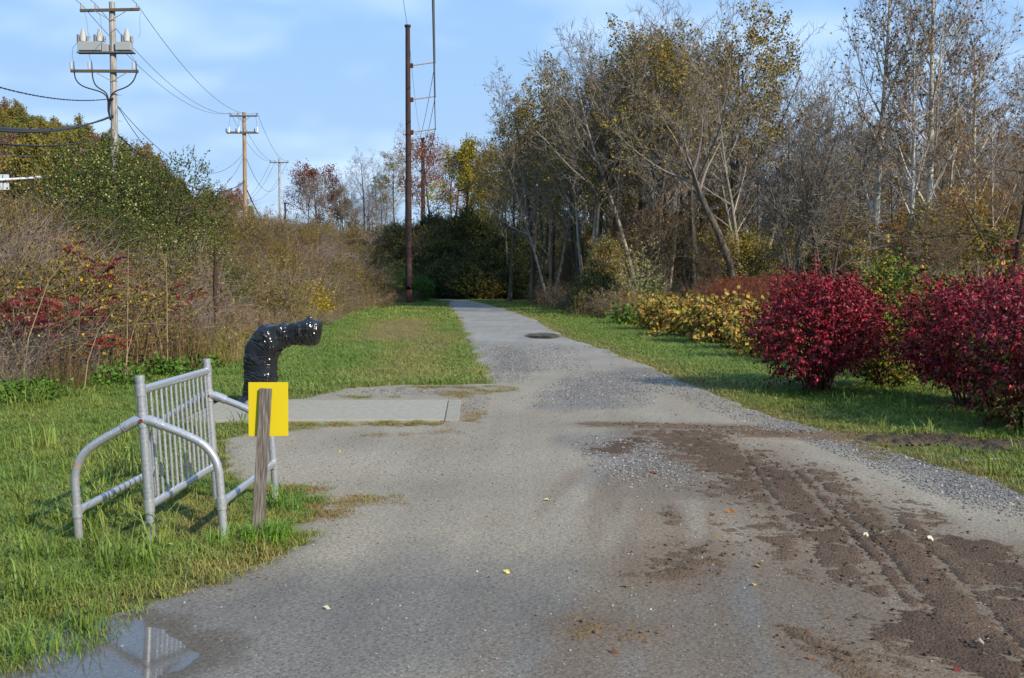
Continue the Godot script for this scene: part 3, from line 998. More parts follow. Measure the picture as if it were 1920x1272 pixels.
# ------------------------------------------------------------------ built things
func bike_rack() -> void:
	var o := thing("bike_rack", "galvanised pipe bicycle rack with a grid of vertical bars on the lawn", "bicycle rack", Vector3(-2.2, base(-2.2, -6.44), -6.44))
	var g := Color(0.76, 0.77, 0.785)
	var ln := 1.42
	var c8 := 12
	for e in [0.0, -ln]:
		part("post", rodm(Vector3(0, -0.15, e), Vector3(0, 1.03, e), 0.0275, jit(g, 0.03), "galvanised", 16), o)
		part("post_cap", rodm(Vector3(0, 1.0, e), Vector3(0, 1.034, e), 0.0305, jit(g, 0.03), "galvanised", 16), o)
		for s in [-1.0, 1.0]:
			# arm that slopes down from the post and bends into a leg
			var m := MB.new()
			var pts := PackedVector3Array([Vector3(0.09 * s, 0.735, e), Vector3(0.22 * s, 0.675, e), Vector3(0.29 * s, 0.637, e)])
			for k in 7:
				var a := k / 6.0
				var p0 := Vector3(0.29 * s, 0.637, e)
				var p1 := Vector3(0.425 * s, 0.57, e)
				var p2 := Vector3(0.44 * s, 0.42, e)
				pts.append(p0.lerp(p1, a).lerp(p1.lerp(p2, a), a))
			pts.append(Vector3(0.442 * s, 0.2, e)); pts.append(Vector3(0.442 * s, -0.16, e))
			m.tube(pts, fill(pts.size(), 0.0255), 14, jit(g, 0.03), true)
			part("leg", m.mesh(M.galvanised), o)
			m = MB.new()
			m.tube(PackedVector3Array([Vector3(0, 0.765, e + 0.004), Vector3(0.05 * s, 0.757, e + 0.004), Vector3(0.12 * s, 0.722, e)]), fill(3, 0.032), 14, jit(g, 0.04), true)
			var f := part("elbow_fitting", m.mesh(M.galvanised), o)
			part("bolt", rodm(Vector3(0.095 * s, 0.735, e + 0.02), Vector3(0.095 * s, 0.735, e + 0.037), 0.011, g, "galvanised", 8), f)
			part("collar", rodm(Vector3(0.442 * s, 0.19, e), Vector3(0.442 * s, 0.265, e), 0.031, jit(g, 0.04), "galvanised", 14), o)
			var inner := -0.05 if e == 0.0 else 0.05
			part("bolt", rodm(Vector3(0.442 * s, 0.228, e + inner * 0.5), Vector3(0.442 * s, 0.228, e + inner * 1.1), 0.03, jit(g, 0.04), "galvanised", 12), o)
		var cl := part("collar", rodm(Vector3(0, 0.72, e), Vector3(0, 0.805, e), 0.0335, jit(g, 0.04), "galvanised", 16), o)
		var rb := part("bolt", rodm(Vector3(0, 0.762, e + 0.028), Vector3(0, 0.762, e + 0.043), 0.0125, Color(0.4, 0.22, 0.12), "rust", 10), cl)
		tag(rb, "rusty brown bolt head", "")
		for y in [0.235, 0.945]:
			part("collar", rodm(Vector3(0, y - 0.035, e), Vector3(0, y + 0.035, e), 0.0325, jit(g, 0.04), "galvanised", 16), o)
	part("top_rail", rodm(Vector3(0, 0.945, 0), Vector3(0, 0.945, -ln), 0.0255, g, "galvanised", 16), o)
	part("bottom_rail", rodm(Vector3(0, 0.235, 0), Vector3(0, 0.235, -ln), 0.0255, g, "galvanised", 16), o)
	for s in [-1.0, 1.0]:
		part("side_rail", rodm(Vector3(0.442 * s, 0.228, 0), Vector3(0.442 * s, 0.228, -ln), 0.0245, g, "galvanised", 16), o)
	for k in 14:
		var z := -0.075 - k * (ln - 0.15) / 13.0
		part("bar", rodm(Vector3(0, 0.23, z), Vector3(0, 0.95, z), 0.0095, jit(g, 0.04), "galvanised", 8), o)
	# rubbed spots where the coating has rusted through
	var rs := part("rust_patch", rodm(Vector3(-0.421, 0.5, 0.0), Vector3(-0.408, 0.53, 0.0), 0.0258, Color(0.58, 0.5, 0.44), "rust", 14), o)
	tag(rs, "brown rust patch on the bend", "")
	o.rotation.z = deg_to_rad(3.2)

func sign_and_stake() -> void:
	var o := thing("yellow_sign", "blank yellow sign seen from behind on a leaning weathered wooden stake", "sign", Vector3(-1.585, base(-1.585, -6.57), -6.57))
	part("stake", boxm(Vector3(0, 0.38, 0.012), Vector3(0.037, 0.565, 0.011), 0.002, Color(0.56, 0.525, 0.49), "weathered_wood"), o)
	var p := part("panel", boxm(Vector3(0.02, 0.815, -0.003), Vector3(0.122, 0.168, 0.002), 0.001, Color(0.76, 0.68, 0.12), "paint", Basis(Vector3(0, 0, 1), deg_to_rad(3.4))), o)
	for y in [0.74, 0.88]:
		part("nail", rodm(Vector3(0.01, y, 0.022), Vector3(0.01, y, 0.0255), 0.004, Color(0.5, 0.48, 0.46), "dull_metal", 8), o)
	o.rotation = Vector3(deg_to_rad(-1.5), deg_to_rad(4.0), deg_to_rad(-3.6))

func wrapped_fountain() -> void:
	var at := Vector3(-3.2, base(-3.2, -13.6), -13.6)
	var o := thing("wrapped_fountain", "drinking fountain with a bent arm wrapped in black plastic bags and tape", "drinking fountain", at)
	var ctrl := [[-0.04, -0.05, 0.185], [-0.035, 0.18, 0.19], [-0.02, 0.4, 0.19], [-0.01, 0.58, 0.195], [0.01, 0.74, 0.205], [0.1, 0.865, 0.2], [0.24, 0.92, 0.155], [0.4, 0.955, 0.135], [0.54, 0.965, 0.14], [0.66, 0.965, 0.155], [0.73, 0.955, 0.15], [0.76, 0.95, 0.1]]
	var f := FastNoiseLite.new()
	f.seed = 5; f.frequency = 5.0; f.fractal_type = FastNoiseLite.FRACTAL_RIDGED; f.fractal_octaves = 3
	var sections := 230
	var ring := 84
	var bands := [0.2, 0.35, 0.49, 0.66, 0.8]
	var m := MB.new()
	var tapes := []
	for q in bands: tapes.append(MB.new())
	var cur := Curve3D.new()
	for a in ctrl: cur.add_point(Vector3(a[0], a[1], 0))
	for k in ctrl.size():
		var t: Vector3 = (Vector3(ctrl[mini(k + 1, 11)][0], ctrl[mini(k + 1, 11)][1], 0) - Vector3(ctrl[maxi(k - 1, 0)][0], ctrl[maxi(k - 1, 0)][1], 0)) / 6.0
		cur.set_point_in(k, -t); cur.set_point_out(k, t)
	var total := cur.get_baked_length()
	for k in sections + 1:
		var t := float(k) / sections
		var p := cur.sample_baked(t * total)
		var tn := (cur.sample_baked(minf(t * total + 0.01, total)) - cur.sample_baked(maxf(t * total - 0.01, 0))).normalized()
		var nn := Vector3(-tn.y, tn.x, 0)
		# half width at this place
		var best := 0.0; var bd := 9.0
		var w0 := 0.0; var ws := 0.0
		for a in ctrl:
			var dd := 1.0 / (0.002 + Vector3(a[0], a[1], 0).distance_squared_to(p))
			w0 += a[2] * dd * dd; ws += dd * dd
		var hw := w0 / ws
		if k == sections: hw *= 0.5
		var band := -1
		for q in bands.size():
			if absf(t - bands[q]) < 0.024: band = q
		for j in ring:
			var a := TAU * j / ring
			var ca := cos(a); var sa := sin(a)
			var e := pow(pow(absf(ca), 4.0) + pow(absf(sa), 4.0), -0.25)
			var dir := nn * ca * e * hw + Vector3(0, 0, 1) * sa * e * minf(0.17, hw * 0.95)
			var qv := p + dir
			var near_band := 9.0
			for b in bands: near_band = minf(near_band, absf(t - b))
			var puff := smoothstep(0.012, 0.06, near_band)
			var rid := f.get_noise_3d(qv.x * 1.2 + a * 0.12, qv.y * 1.2, qv.z * 1.2) * 0.5 + f.get_noise_3d(qv.x * 3.0, qv.y * 1.0 + 7.0, qv.z * 3.0) * 0.35
			var dsp := puff * 0.02 * rid + 0.03 * N1.get_noise_3d(qv.x * 260.0, qv.y * 260.0, qv.z * 260.0)
			var fold := 1.0 - absf(sin(t * 105.0 + 2.4 * sin(a * 2.0 + t * 13.0) + rid * 3.0))
			dsp += puff * (0.014 * (fold * fold - 0.3) + 0.012 * (pow(1.0 - absf(sin(a * 3.0 + t * 48.0 + rid * 3.0)), 3.0) - 0.2))
			if t < 0.12: dsp += (0.12 - t) * 0.35 * (0.5 + rid) * maxf(-ca * -1.0, 0.15)
			m.v.append(qv + dir.normalized() * dsp)
			m.c.append(Color(0.105, 0.092, 0.088))
	for k in sections:
		for j in ring:
			var a0 := k * ring + j; var a1 := k * ring + (j + 1) % ring
			m.i.append(a0); m.i.append(a1); m.i.append(a0 + ring)
			m.i.append(a1); m.i.append(a1 + ring); m.i.append(a0 + ring)
	# end cap
	var cpt := m.v.size()
	m.v.append(cur.sample_baked(total) + Vector3(0.025, 0, 0)); m.c.append(Color(0.105, 0.092, 0.088))
	for j in ring:
		m.i.append(cpt); m.i.append(sections * ring + j); m.i.append(sections * ring + (j + 1) % ring)
	out_normals(m)
	part("bag", m.mesh(M.plastic_bag), o)
	# tape wound round the bag
	for q in bands.size():
		var tm := MB.new()
		var hwid := 0.022 if q != 2 else 0.03
		for s in 7:
			var t: float = bands[q] + (s / 6.0 - 0.5) * 2.0 * hwid
			var k := int(t * sections)
			var fr := t * sections - k
			for j in ring:
				var v0 := m.v[k * ring + j].lerp(m.v[(k + 1) * ring + j], fr)
				var c0 := cur.sample_baked(t * total)
				tm.v.append(v0 + (v0 - c0).normalized() * (0.004 if s > 0 and s < 6 else 0.0005))
				tm.c.append(Color(0.14, 0.152, 0.175))
		for s in 6:
			for j in ring:
				var a0 := s * ring + j; var a1 := s * ring + (j + 1) % ring
				tm.i.append(a0); tm.i.append(a1); tm.i.append(a0 + ring)
				tm.i.append(a1); tm.i.append(a1 + ring); tm.i.append(a0 + ring)
		out_normals(tm)
		part("tape_band", tm.mesh(M.tape), o)
	# the gathered peak of the bag above the spout, and the loose skirt on the ground
	var pk := MB.new()
	R.seed = 5
	for r in 6:
		for j in 20:
			var a := TAU * j / 20
			var rr := lerpf(0.14, 0.012, pow(r / 5.0, 0.7)) * (1.0 + 0.22 * sin(a * 5.0 + r * 0.7))
			pk.v.append(Vector3(0.6 + cos(a) * rr * 1.1 + 0.03 * r / 5.0, 1.055 + 0.125 * r / 5.0, sin(a) * rr * 0.8))
			pk.c.append(Color(0.12, 0.12, 0.13))
	for r in 5:
		for j in 20:
			var a0 := r * 20 + j; var a1 := r * 20 + (j + 1) % 20
			pk.i.append(a0); pk.i.append(a0 + 20); pk.i.append(a1)
			pk.i.append(a1); pk.i.append(a0 + 20); pk.i.append(a1 + 20)
	out_normals(pk, true)
	part("bag_peak", pk.mesh(M.plastic_bag), o)
	var sk := MB.new()
	for r in 5:
		for j in 36:
			var a := TAU * j / 36
			var rr := 0.2 + 0.2 * r / 4.0 * (0.45 + 0.55 * maxf(0.0, -cos(a))) * (1.0 + 0.25 * sin(a * 7.0))
			sk.v.append(Vector3(cos(a) * rr - 0.05, 0.16 - 0.15 * pow(r / 4.0, 0.6) + 0.02 * sin(a * 9.0 + r), sin(a) * rr * 0.85))
			sk.c.append(Color(0.11, 0.1, 0.1))
	for r in 4:
		for j in 36:
			var a0 := r * 36 + j; var a1 := r * 36 + (j + 1) % 36
			sk.i.append(a0); sk.i.append(a1); sk.i.append(a0 + 36)
			sk.i.append(a1); sk.i.append(a1 + 36); sk.i.append(a0 + 36)
	out_normals(sk, true)
	part("loose_skirt", sk.mesh(M.plastic_bag), o)
	o.rotation.y = deg_to_rad(-6)
	# stone by its foot
	R.seed = 8
	var st := MB.new()
	for r in 9:
		for j in 14:
			var la := PI * (r / 8.0 - 0.5); var a := TAU * j / 14
			var u := Vector3(cos(la) * cos(a), sin(la), cos(la) * sin(a))
			st.v.append(u * Vector3(0.1, 0.075, 0.09) * (1.0 + 0.22 * N1.get_noise_3d(u.x * 130, u.y * 130, u.z * 130)))
			st.c.append(Color(0.6, 0.55, 0.47))
	for r in 8:
		for j in 14:
			var a0 := r * 14 + j; var a1 := r * 14 + (j + 1) % 14
			st.i.append(a0); st.i.append(a0 + 14); st.i.append(a1)
			st.i.append(a1); st.i.append(a0 + 14); st.i.append(a1 + 14)
	out_normals(st)
	var so := single("stone", st.mesh(M.stone), "rounded tan stone at the foot of the wrapped fountain", "stone")
	so.position = Vector3(-3.28, base(-3.28, -13.3) + 0.06, -13.32)
# smooth normals, turned away from the middle of each part; winding is made to agree
func out_normals(m: MB, up := false) -> void:
	m.n.resize(m.v.size())
	m.n.fill(Vector3.ZERO)
	for t in range(0, m.i.size(), 3):
		var a := m.i[t]; var b := m.i[t + 1]; var c := m.i[t + 2]
		var nn := (m.v[c] - m.v[a]).cross(m.v[b] - m.v[a])
		m.n[a] += nn; m.n[b] += nn; m.n[c] += nn
	for k in m.n.size(): m.n[k] = m.n[k].normalized()

func slab() -> void:
	var o := thing("concrete_slab", "flat grey concrete pad set in the ground beside the trail", "concrete pad", Vector3(-2.25, base(-2.2, -13.1) - 0.02, -13.12), "")
	o.set_meta("kind", "structure")
	part("slab_panel", boxm(Vector3(-0.07, 0.0, 0), Vector3(1.5, 0.06, 1.03), 0.005, Color(0.61, 0.59, 0.53), "concrete"), o)
	part("edge_strip", boxm(Vector3(1.525, -0.006, 0.01), Vector3(0.082, 0.06, 1.05), 0.005, Color(0.585, 0.565, 0.51), "concrete"), o)
	o.rotation.y = deg_to_rad(2.2)

const GREYWOOD := Color(0.8, 0.78, 0.75)
func insulator(parent: Node, p: Vector3, h: float, r: float, col := Color(0.62, 0.6, 0.57)) -> void:
	var m := MB.new()
	var pts := PackedVector3Array()
	var rr := PackedFloat32Array()
	for k in 9:
		pts.append(p + Vector3(0, h * k / 8.0, 0))
		rr.append(r * (1.0 if k % 2 == 1 else 0.55))
	m.tube(pts, rr, 8, col, true)
	part("insulator", m.mesh(M.porcelain), parent)
func transformer_pole() -> void:
	var x := -17.0
	var z := -46.0
	var g := ground(x, z)
	var o := thing("utility_pole", "grey wooden utility pole with two crossarms and grey switchgear, nearest of the row", "utility pole", Vector3(x, g, z))
	var h := 13.5 - g
	var Y := func(e: float) -> float: return e - g
	part("pole", rodm(Vector3(0, -0.5, 0), Vector3(0, h, 0), 0.17, GREYWOOD, "pole_wood", 14, 0.125), o)
	var arm_c := Color(0.47, 0.43, 0.38)
	for a in [[13.13, -1.3, 1.22, 0.055], [10.57, -1.75, 1.13, -0.012]]:
		var yy: float = a[0] - g
		part("crossarm", boxm(Vector3((a[1] + a[2]) / 2.0, yy, 0.17), Vector3((a[2] - a[1]) / 2.0, 0.06, 0.045), 0.006, arm_c, "weathered_wood", Basis(Vector3(0, 0, 1), a[3] * 0.4)), o)
		for s in [-0.68, 0.68]:
			part("brace", rodm(Vector3(s, yy - 0.05, 0.22), Vector3(0.0, yy - 0.43, 0.16), 0.016, Color(0.58, 0.57, 0.55), "dull_metal", 5), o)
	for px in [-1.24, -0.63, 1.12]:
		insulator(o, Vector3(px, 13.18 - g, 0.17), 0.22, 0.055)
	# switch tray with its three bushings
	var grey := Color(0.58, 0.6, 0.61)
	part("switch_tray", boxm(Vector3(-0.93, 11.62 - g, 0.05), Vector3(0.49, 0.19, 0.18), 0.02, grey, "paint"), o)
	part("switch_tray", boxm(Vector3(-0.28, 11.55 - g, 0.05), Vector3(0.135, 0.17, 0.16), 0.02, jit(grey, 0.05), "paint"), o)
	part("switch_tray", boxm(Vector3(0.5, 11.62 - g, 0.05), Vector3(0.33, 0.18, 0.18), 0.02, grey, "paint"), o)
	part("tray_channel", boxm(Vector3(-0.25, 11.355 - g, 0.1), Vector3(1.2, 0.03, 0.16), 0.005, Color(0.4, 0.41, 0.42), "dull_metal"), o)
	for px in [-1.24, -0.53, 0.63]:
		var m := MB.new()
		m.tube(PackedVector3Array([Vector3(px, 11.84 - g, 0.05), Vector3(px, 12.0 - g, 0.05), Vector3(px, 12.1 - g, 0.05), Vector3(px, 12.2 - g, 0.05), Vector3(px, 12.25 - g, 0.05), Vector3(px, 12.32 - g, 0.05), Vector3(px, 12.37 - g, 0.05)]), PackedFloat32Array([0.13, 0.14, 0.1, 0.12, 0.065, 0.09, 0.03]), 10, Color(0.72, 0.71, 0.69), true)
		var b := part("bushing", m.mesh(M.porcelain), o)
		part("terminal", rodm(Vector3(px - 0.16, 11.75 - g, 0.17), Vector3(px - 0.16, 12.1 - g, 0.17), 0.06, Color(0.42, 0.42, 0.44), "dull_metal", 8), b)
		part("fuse_tube", rodm(Vector3(px + 0.22, 11.8 - g, 0.1), Vector3(px + 0.22, 12.05 - g, 0.1), 0.06, Color(0.55, 0.56, 0.56), "dull_metal", 8), b)
	for px in [-1.66, -0.9, 0.98]:
		insulator(o, Vector3(px - 0.06, 10.66 - g, 0.17), 0.28, 0.075, Color(0.7, 0.7, 0.7))
		part("cable_head", rodm(Vector3(px + 0.08, 10.45 - g, 0.2), Vector3(px + 0.06, 10.98 - g, 0.2), 0.03, Color(0.16, 0.16, 0.17), "rubber", 8, 0.015), o)
		# jumper from the switch above and black riser that hangs to the pole
		var m := MB.new()
		var top := Vector3(px * 0.87 + (-0.05 if px < 0 else -0.1), 11.75 - g, 0.1)
		var e := Vector3(px + 0.05, 10.97 - g, 0.19)
		m.tube(PackedVector3Array([top, top.lerp(e, 0.3) + Vector3(-0.12, 0.05, 0), top.lerp(e, 0.7) + Vector3(-0.1, 0, 0), e]), fill(4, 0.009), 5, Color(0.35, 0.36, 0.38))
		part("jumper", m.mesh(M.wire), o)
		m = MB.new()
		var pts := PackedVector3Array()
		var p0 := Vector3(px + 0.08, 10.5 - g, 0.2)
		var p1 := Vector3(px + 0.12 * signf(-px), 9.55 - g, 0.26)
		var p2 := Vector3(-0.12 + px * 0.05, 10.0 - g, 0.24)
		var p3 := Vector3(-0.12 + px * 0.03, 9.3 - g, 0.22)
		for k in 15:
			var t := k / 14.0
			pts.append(p0.bezier_interpolate(p1, p2, p3, t))
		pts.append(Vector3(-0.15 + px * 0.02, 8.9 - g, 0.2)); pts.append(Vector3(-0.1, 8.5 - g, 0.19))
		m.tube(pts, fill(pts.size(), 0.028), 7, Color(0.15, 0.155, 0.17))
		part("riser_cable", m.mesh(M.rubber), o)
	for px in [-1.05, -0.42, 1.3]:
		var m := MB.new()
		var a := Vector3(px, 13.0 - g, 0.3)
		var b := Vector3(px * 0.86 + 0.05, 11.95 - g, 0.2)
		m.tube(PackedVector3Array([a, a.lerp(b, 0.35) + Vector3(0.0, 0, 0), a.lerp(b, 0.8) + Vector3(0.06 * signf(px), 0, 0), b]), fill(4, 0.008), 5, Color(0.45, 0.46, 0.48))
		part("drop_wire", m.mesh(M.wire), o)
	for k in 4:
		var yy := 9.6 - k * 0.55 - g
		part("step", rodm(Vector3(0.12, yy, 0), Vector3(0.34, yy - 0.01, 0), 0.01, Color(0.5, 0.5, 0.5), "dull_metal", 5), o)
	part("clamp", rodm(Vector3(-0.2, 9.3 - g, 0.2), Vector3(0.05, 9.42 - g, 0.22), 0.04, Color(0.2, 0.2, 0.21), "dull_metal", 8), o)
	part("clamp", rodm(Vector3(-0.16, 8.62 - g, 0.2), Vector3(0.06, 8.68 - g, 0.22), 0.035, Color(0.3, 0.3, 0.31), "dull_metal", 8), o)

func plain_pole(x: float, d: float, top: float, arm: float, half: float, r: float, col: Color, label: String, arms2 := 0.0) -> Node3D:
	var z := -d
	var g := ground(x, z)
	var o := thing("utility_pole", label, "utility pole", Vector3(x, g, z))
	part("pole", rodm(Vector3(0, -0.5, 0), Vector3(0, top - g, 0), r, col, "pole_wood", 12, r * 0.75), o)
	part("crossarm", boxm(Vector3(0, arm - g, 0.2), Vector3(half, 0.065, 0.05), 0.006, Color(0.52, 0.49, 0.45), "weathered_wood"), o)
	for s in [-1.0, 1.0]:
		part("brace", rodm(Vector3(s * half * 0.5, arm - g - 0.04, 0.24), Vector3(0, arm - g - 0.5, 0.2), 0.022, Color(0.5, 0.49, 0.47), "dull_metal", 5), o)
	for q in [-0.95, -0.42, 0.95]:
		insulator(o, Vector3(q * half, arm - g + 0.06, 0.2), 0.2, 0.07, Color(0.5, 0.5, 0.5))
	if arms2 > 0.0:
		part("crossarm", boxm(Vector3(-0.1, arms2 - g, 0.22), Vector3(half * 1.12, 0.09, 0.07), 0.006, Color(0.5, 0.49, 0.47), "weathered_wood"), o)
		for q in [-1.05, -0.35, 0.97]:
			part("cutout", rodm(Vector3(q * half, arms2 - g, 0.28), Vector3(q * half + 0.05, arms2 - g + 0.5, 0.28), 0.085, Color(0.85, 0.85, 0.84), "porcelain", 8, 0.06), o)
			part("cutout_bracket", rodm(Vector3(q * half - 0.22, arms2 - g, 0.28), Vector3(q * half - 0.22, arms2 - g + 0.34, 0.28), 0.05, Color(0.3, 0.3, 0.31), "dull_metal", 6), o)
			part("jumper", rodm(Vector3(q * half + 0.02, arms2 - g + 0.5, 0.28), Vector3(q * half * 0.9, arm - g, 0.24), 0.012, Color(0.4, 0.4, 0.42), "wire", 4), o)
	return o

func steel_pole(x: float, d: float, top: float, r0: float, r1: float, arms: Array, dir: float, label: String, band: bool) -> void:
	var g := ground(x, -d)
	var o := thing("steel_pole", label, "transmission pole", Vector3(x, g, -d))
	var col := Color(0.285, 0.22, 0.21) if band else Color(0.2, 0.16, 0.155)
	var m := MB.new()
	var pts := PackedVector3Array(); var rr := PackedFloat32Array()
	for k in 9:
		pts.append(Vector3(0, lerpf(-0.3, top - g, k / 8.0), 0)); rr.append(lerpf(r0, r1, k / 8.0))
	m.tube(pts, rr, 14, col, true)
	part("shaft", m.mesh(M.steel_pole), o)
	part("cap", rodm(Vector3(0, top - g - 0.12, 0), Vector3(0, top - g + 0.03, 0), r1 * 1.35, col * 0.9, "steel_pole", 12), o)
	if band:
		var q := part("rust_band", rodm(Vector3(0, -0.1, 0), Vector3(0, 1.05, 0), r0 + 0.006, Color(0.5, 0.31, 0.24), "steel_pole", 14, r0 * 0.99 + 0.004), o)
		tag(q, "orange rust coloured foot", "")
		m = MB.new()
		R.seed = 3
		for k in 9:
			var a := 1.0 + k * 0.14 + rf(-0.05, 0.05)
			var a2 := a + 0.17
			var y0 := 1.08 + rf(0, 0.08); var y1 := 1.2 + rf(0.0, 0.24) * sin(PI * k / 8.0) + 0.03
			var r := r0 + 0.012
			m.quad(Vector3(cos(a) * r, y0, sin(a) * r), Vector3(cos(a) * r, y1, sin(a) * r), Vector3(cos(a2) * r, y1 - 0.04, sin(a2) * r), Vector3(cos(a2) * r, y0, sin(a2) * r), Vector3(cos(a), 0, sin(a)), jit(Color(0.74, 0.66, 0.47), 0.15))
		var t := part("torn_sticker", m.mesh(M.paint), o)
		tag(t, "torn pale yellow sticker", "")
		for y in [3.6, 6.3, 9.2, 10.6, 12.6]:
			part("step_collar", rodm(Vector3(0, y - 0.04, 0), Vector3(0, y + 0.04, 0), lerpf(r0, r1, y / 20.0) + 0.03, col * 0.9, "steel_pole", 12), o)
			part("step_peg", rodm(Vector3(-0.36, y, 0), Vector3(0.36, y, 0), 0.022, col * 0.85, "steel_pole", 6), o)
	for e in arms:
		var y: float = e - g
		var a := Vector3(dir * r1 * 1.2, y - 0.24, 0)
		var b := Vector3(dir * 1.95, y, 0)
		m = MB.new()
		var p := PackedVector3Array(); var q := PackedFloat32Array()
		for k in 21:
			p.append(a.lerp(b, k / 20.0)); q.append(0.055 if k % 2 else 0.035)
		m.tube(p, q, 8, Color(0.6, 0.56, 0.52), true)
		var am := part("insulator_arm", m.mesh(M.porcelain), o)
		part("bracket", boxm(Vector3(dir * (r1 + 0.08), y - 0.24, 0), Vector3(0.14, 0.16, 0.1), 0.02, Color(0.36, 0.2, 0.15), "steel_pole"), am)
		part("wire_clamp", rodm(b, b + Vector3(dir * 0.12, 0.03, 0), 0.05, Color(0.4, 0.4, 0.42), "dull_metal", 8), am)

func lines() -> void:
	var dk := Color(0.2, 0.2, 0.22)
	var gy := Color(0.34, 0.35, 0.38)
	# overhead towards the camera from the near pole
	var ends := ["left", "middle", "right"]
	var k := 0
	for px in [-1.24, -0.63, 1.12]:
		wire(Vector3(-17 + px, 13.38, -45.8), Vector3(-10.6 + px, 13.6, 2.0), 0.9, 0.012, gy, "%s bare wire from the near pole top running forward overhead" % ends[k])
		wire(Vector3(-17 + px, 13.38, -45.8), Vector3(-23.4 + [-1.16, -0.5, 1.16][k], 16.4, -94.0), 1.5, 0.013, gy, "%s bare wire between the near pole and the tan pole" % ends[k])
		wire(Vector3(-23.4 + [-1.16, -0.5, 1.16][k], 16.4, -94.0), Vector3(-30.1 + [-1.1, -0.5, 1.1][k], 17.35, -139.0), 1.2, 0.016, gy, "%s bare wire between the tan pole and the third pole" % ends[k])
		wire(Vector3(-30.1 + [-1.1, -0.5, 1.1][k], 17.35, -139.0), Vector3(-51 + [-1.1, -0.5, 1.1][k], 18.4, -195.0), 3.4, 0.017, gy, "%s bare wire sagging from the third pole to the far one" % ends[k])
		k += 1
	# twisted and thick cables leaving the near pole to the left
	var m := MB.new()
	var c := cat(Vector3(-17.1, 9.4, -45.8), Vector3(-10.7, 9.3, 2.0), 2.4, 200)
	for s in 2:
		var p := PackedVector3Array()
		for q in c.size(): p.append(c[q] + Vector3(cos(q * 1.9 + s * PI), sin(q * 1.9 + s * PI), 0) * 0.014)
		m.tube(p, fill(p.size(), 0.015), 4, dk)
	single("service_cable", m.mesh(M.wire), "twisted service cable running left from the near pole above the thick cable", "cable")
	m = MB.new()
	for s in 3:
		var p := cat(Vector3(-17.0, 8.66 + 0.02 * s, -45.8), Vector3(-10.8 + 0.05 * s, 8.5, 2.0), 2.95 + 0.07 * s, 30)
		m.tube(p, fill(p.size(), 0.035), 6, Color(0.22, 0.23, 0.25))
	single("thick_cable", m.mesh(M.wire), "thick dark cable bundle drooping left from the near pole", "cable")
	wire(Vector3(-17.05, 7.85, -45.8), Vector3(-10.9, 7.9, 2.0), 2.6, 0.03, dk, "dark cable low on the near pole running left behind the green shrub top", "low_cable")
	wire(Vector3(-17.05, 7.5, -45.8), Vector3(-11.2, 7.3, 2.0), 2.5, 0.014, gy, "thin low wire running left under the dark cable", "low_cable")
	wire(Vector3(-16.9, 9.2, -46.0), Vector3(-23.5, 12.9, -94.0), 2.3, 0.016, gy, "upper thin cable dipping between the near pole and the tan pole", "low_cable")
	wire(Vector3(-16.9, 9.2, -46.0), Vector3(-23.5, 12.6, -94.0), 3.5, 0.016, gy, "lower thin cable dipping between the near pole and the tan pole", "low_cable")
	wire(Vector3(-16.85, 7.9, -46.0), Vector3(-23.4, 10.5, -94.0), 1.6, 0.034, dk, "heavy dark cable from low on the near pole to the tan pole", "low_cable")
	wire(Vector3(-23.3, 12.6, -94.0), Vector3(-30.1, 14.9, -139.0), 2.2, 0.02, gy, "thin cable dipping between the tan pole and the third pole", "low_cable")
	wire(Vector3(-23.3, 9.9, -94.0), Vector3(-30.1, 9.6, -139.0), 1.7, 0.05, dk, "heavy dark cable from the tan pole down to the third pole", "low_cable")
	# transmission line
	k = 0
	for e in [17.9, 15.4, 13.0]:
		var nm: String = ["top", "middle", "bottom"][k]
		wire(Vector3(-5.7, e, -80), Vector3(4.0, e + 1.5, 60.0), 2.2, 0.032, Color(0.66, 0.69, 0.74), "%s conductor coming overhead to the brown steel pole" % nm)
		wire(Vector3(-5.7, e, -80), Vector3(-14.45, [19.5, 17.4, 15.3][k], -150.0), 2.4, 0.022, Color(0.36, 0.37, 0.4), "%s conductor between the two brown steel poles" % nm)
		wire(Vector3(-14.45, [19.5, 17.4, 15.3][k], -150.0), Vector3(-49, [17.9, 15.6, 13.4][k], -240.0), 1.5, 0.02, Color(0.42, 0.44, 0.48), "%s conductor leaving the second steel pole to the left" % nm)
		k += 1
	wire(Vector3(-7.75, 20.6, -80), Vector3(1.6, 22.4, 60.0), 2.0, 0.016, Color(0.45, 0.46, 0.5), "thin ground wire coming overhead to the steel pole top")
	wire(Vector3(-7.7, 20.6, -80), Vector3(-12.45, 21.7, -150.0), 2.2, 0.014, Color(0.42, 0.43, 0.46), "thin ground wire between the two steel pole tops")
	# guys of the second steel pole
	for q in [[18.2, -2.6, 3.6], [14.5, 0.6, 3.2]]:
		var a := Vector3(-12.3, q[0], -150)
		var b := Vector3(q[1] + 1.4, ground(q[1], -147.0), -147.0)
		var o := thing("guy_wire", "%s pale guy wire slanting down right from the second steel pole" % ["upper" if q[0] > 16 else "lower"], "guy wire", b)
		part("strand", rodm(a - b, Vector3.ZERO, 0.018, Color(0.6, 0.6, 0.6), "wire", 5), o)
		part("guard_rod", rodm((a - b) * 0.98, (a - b) * 0.66, 0.05, Color(0.8, 0.8, 0.78), "paint", 6), o)

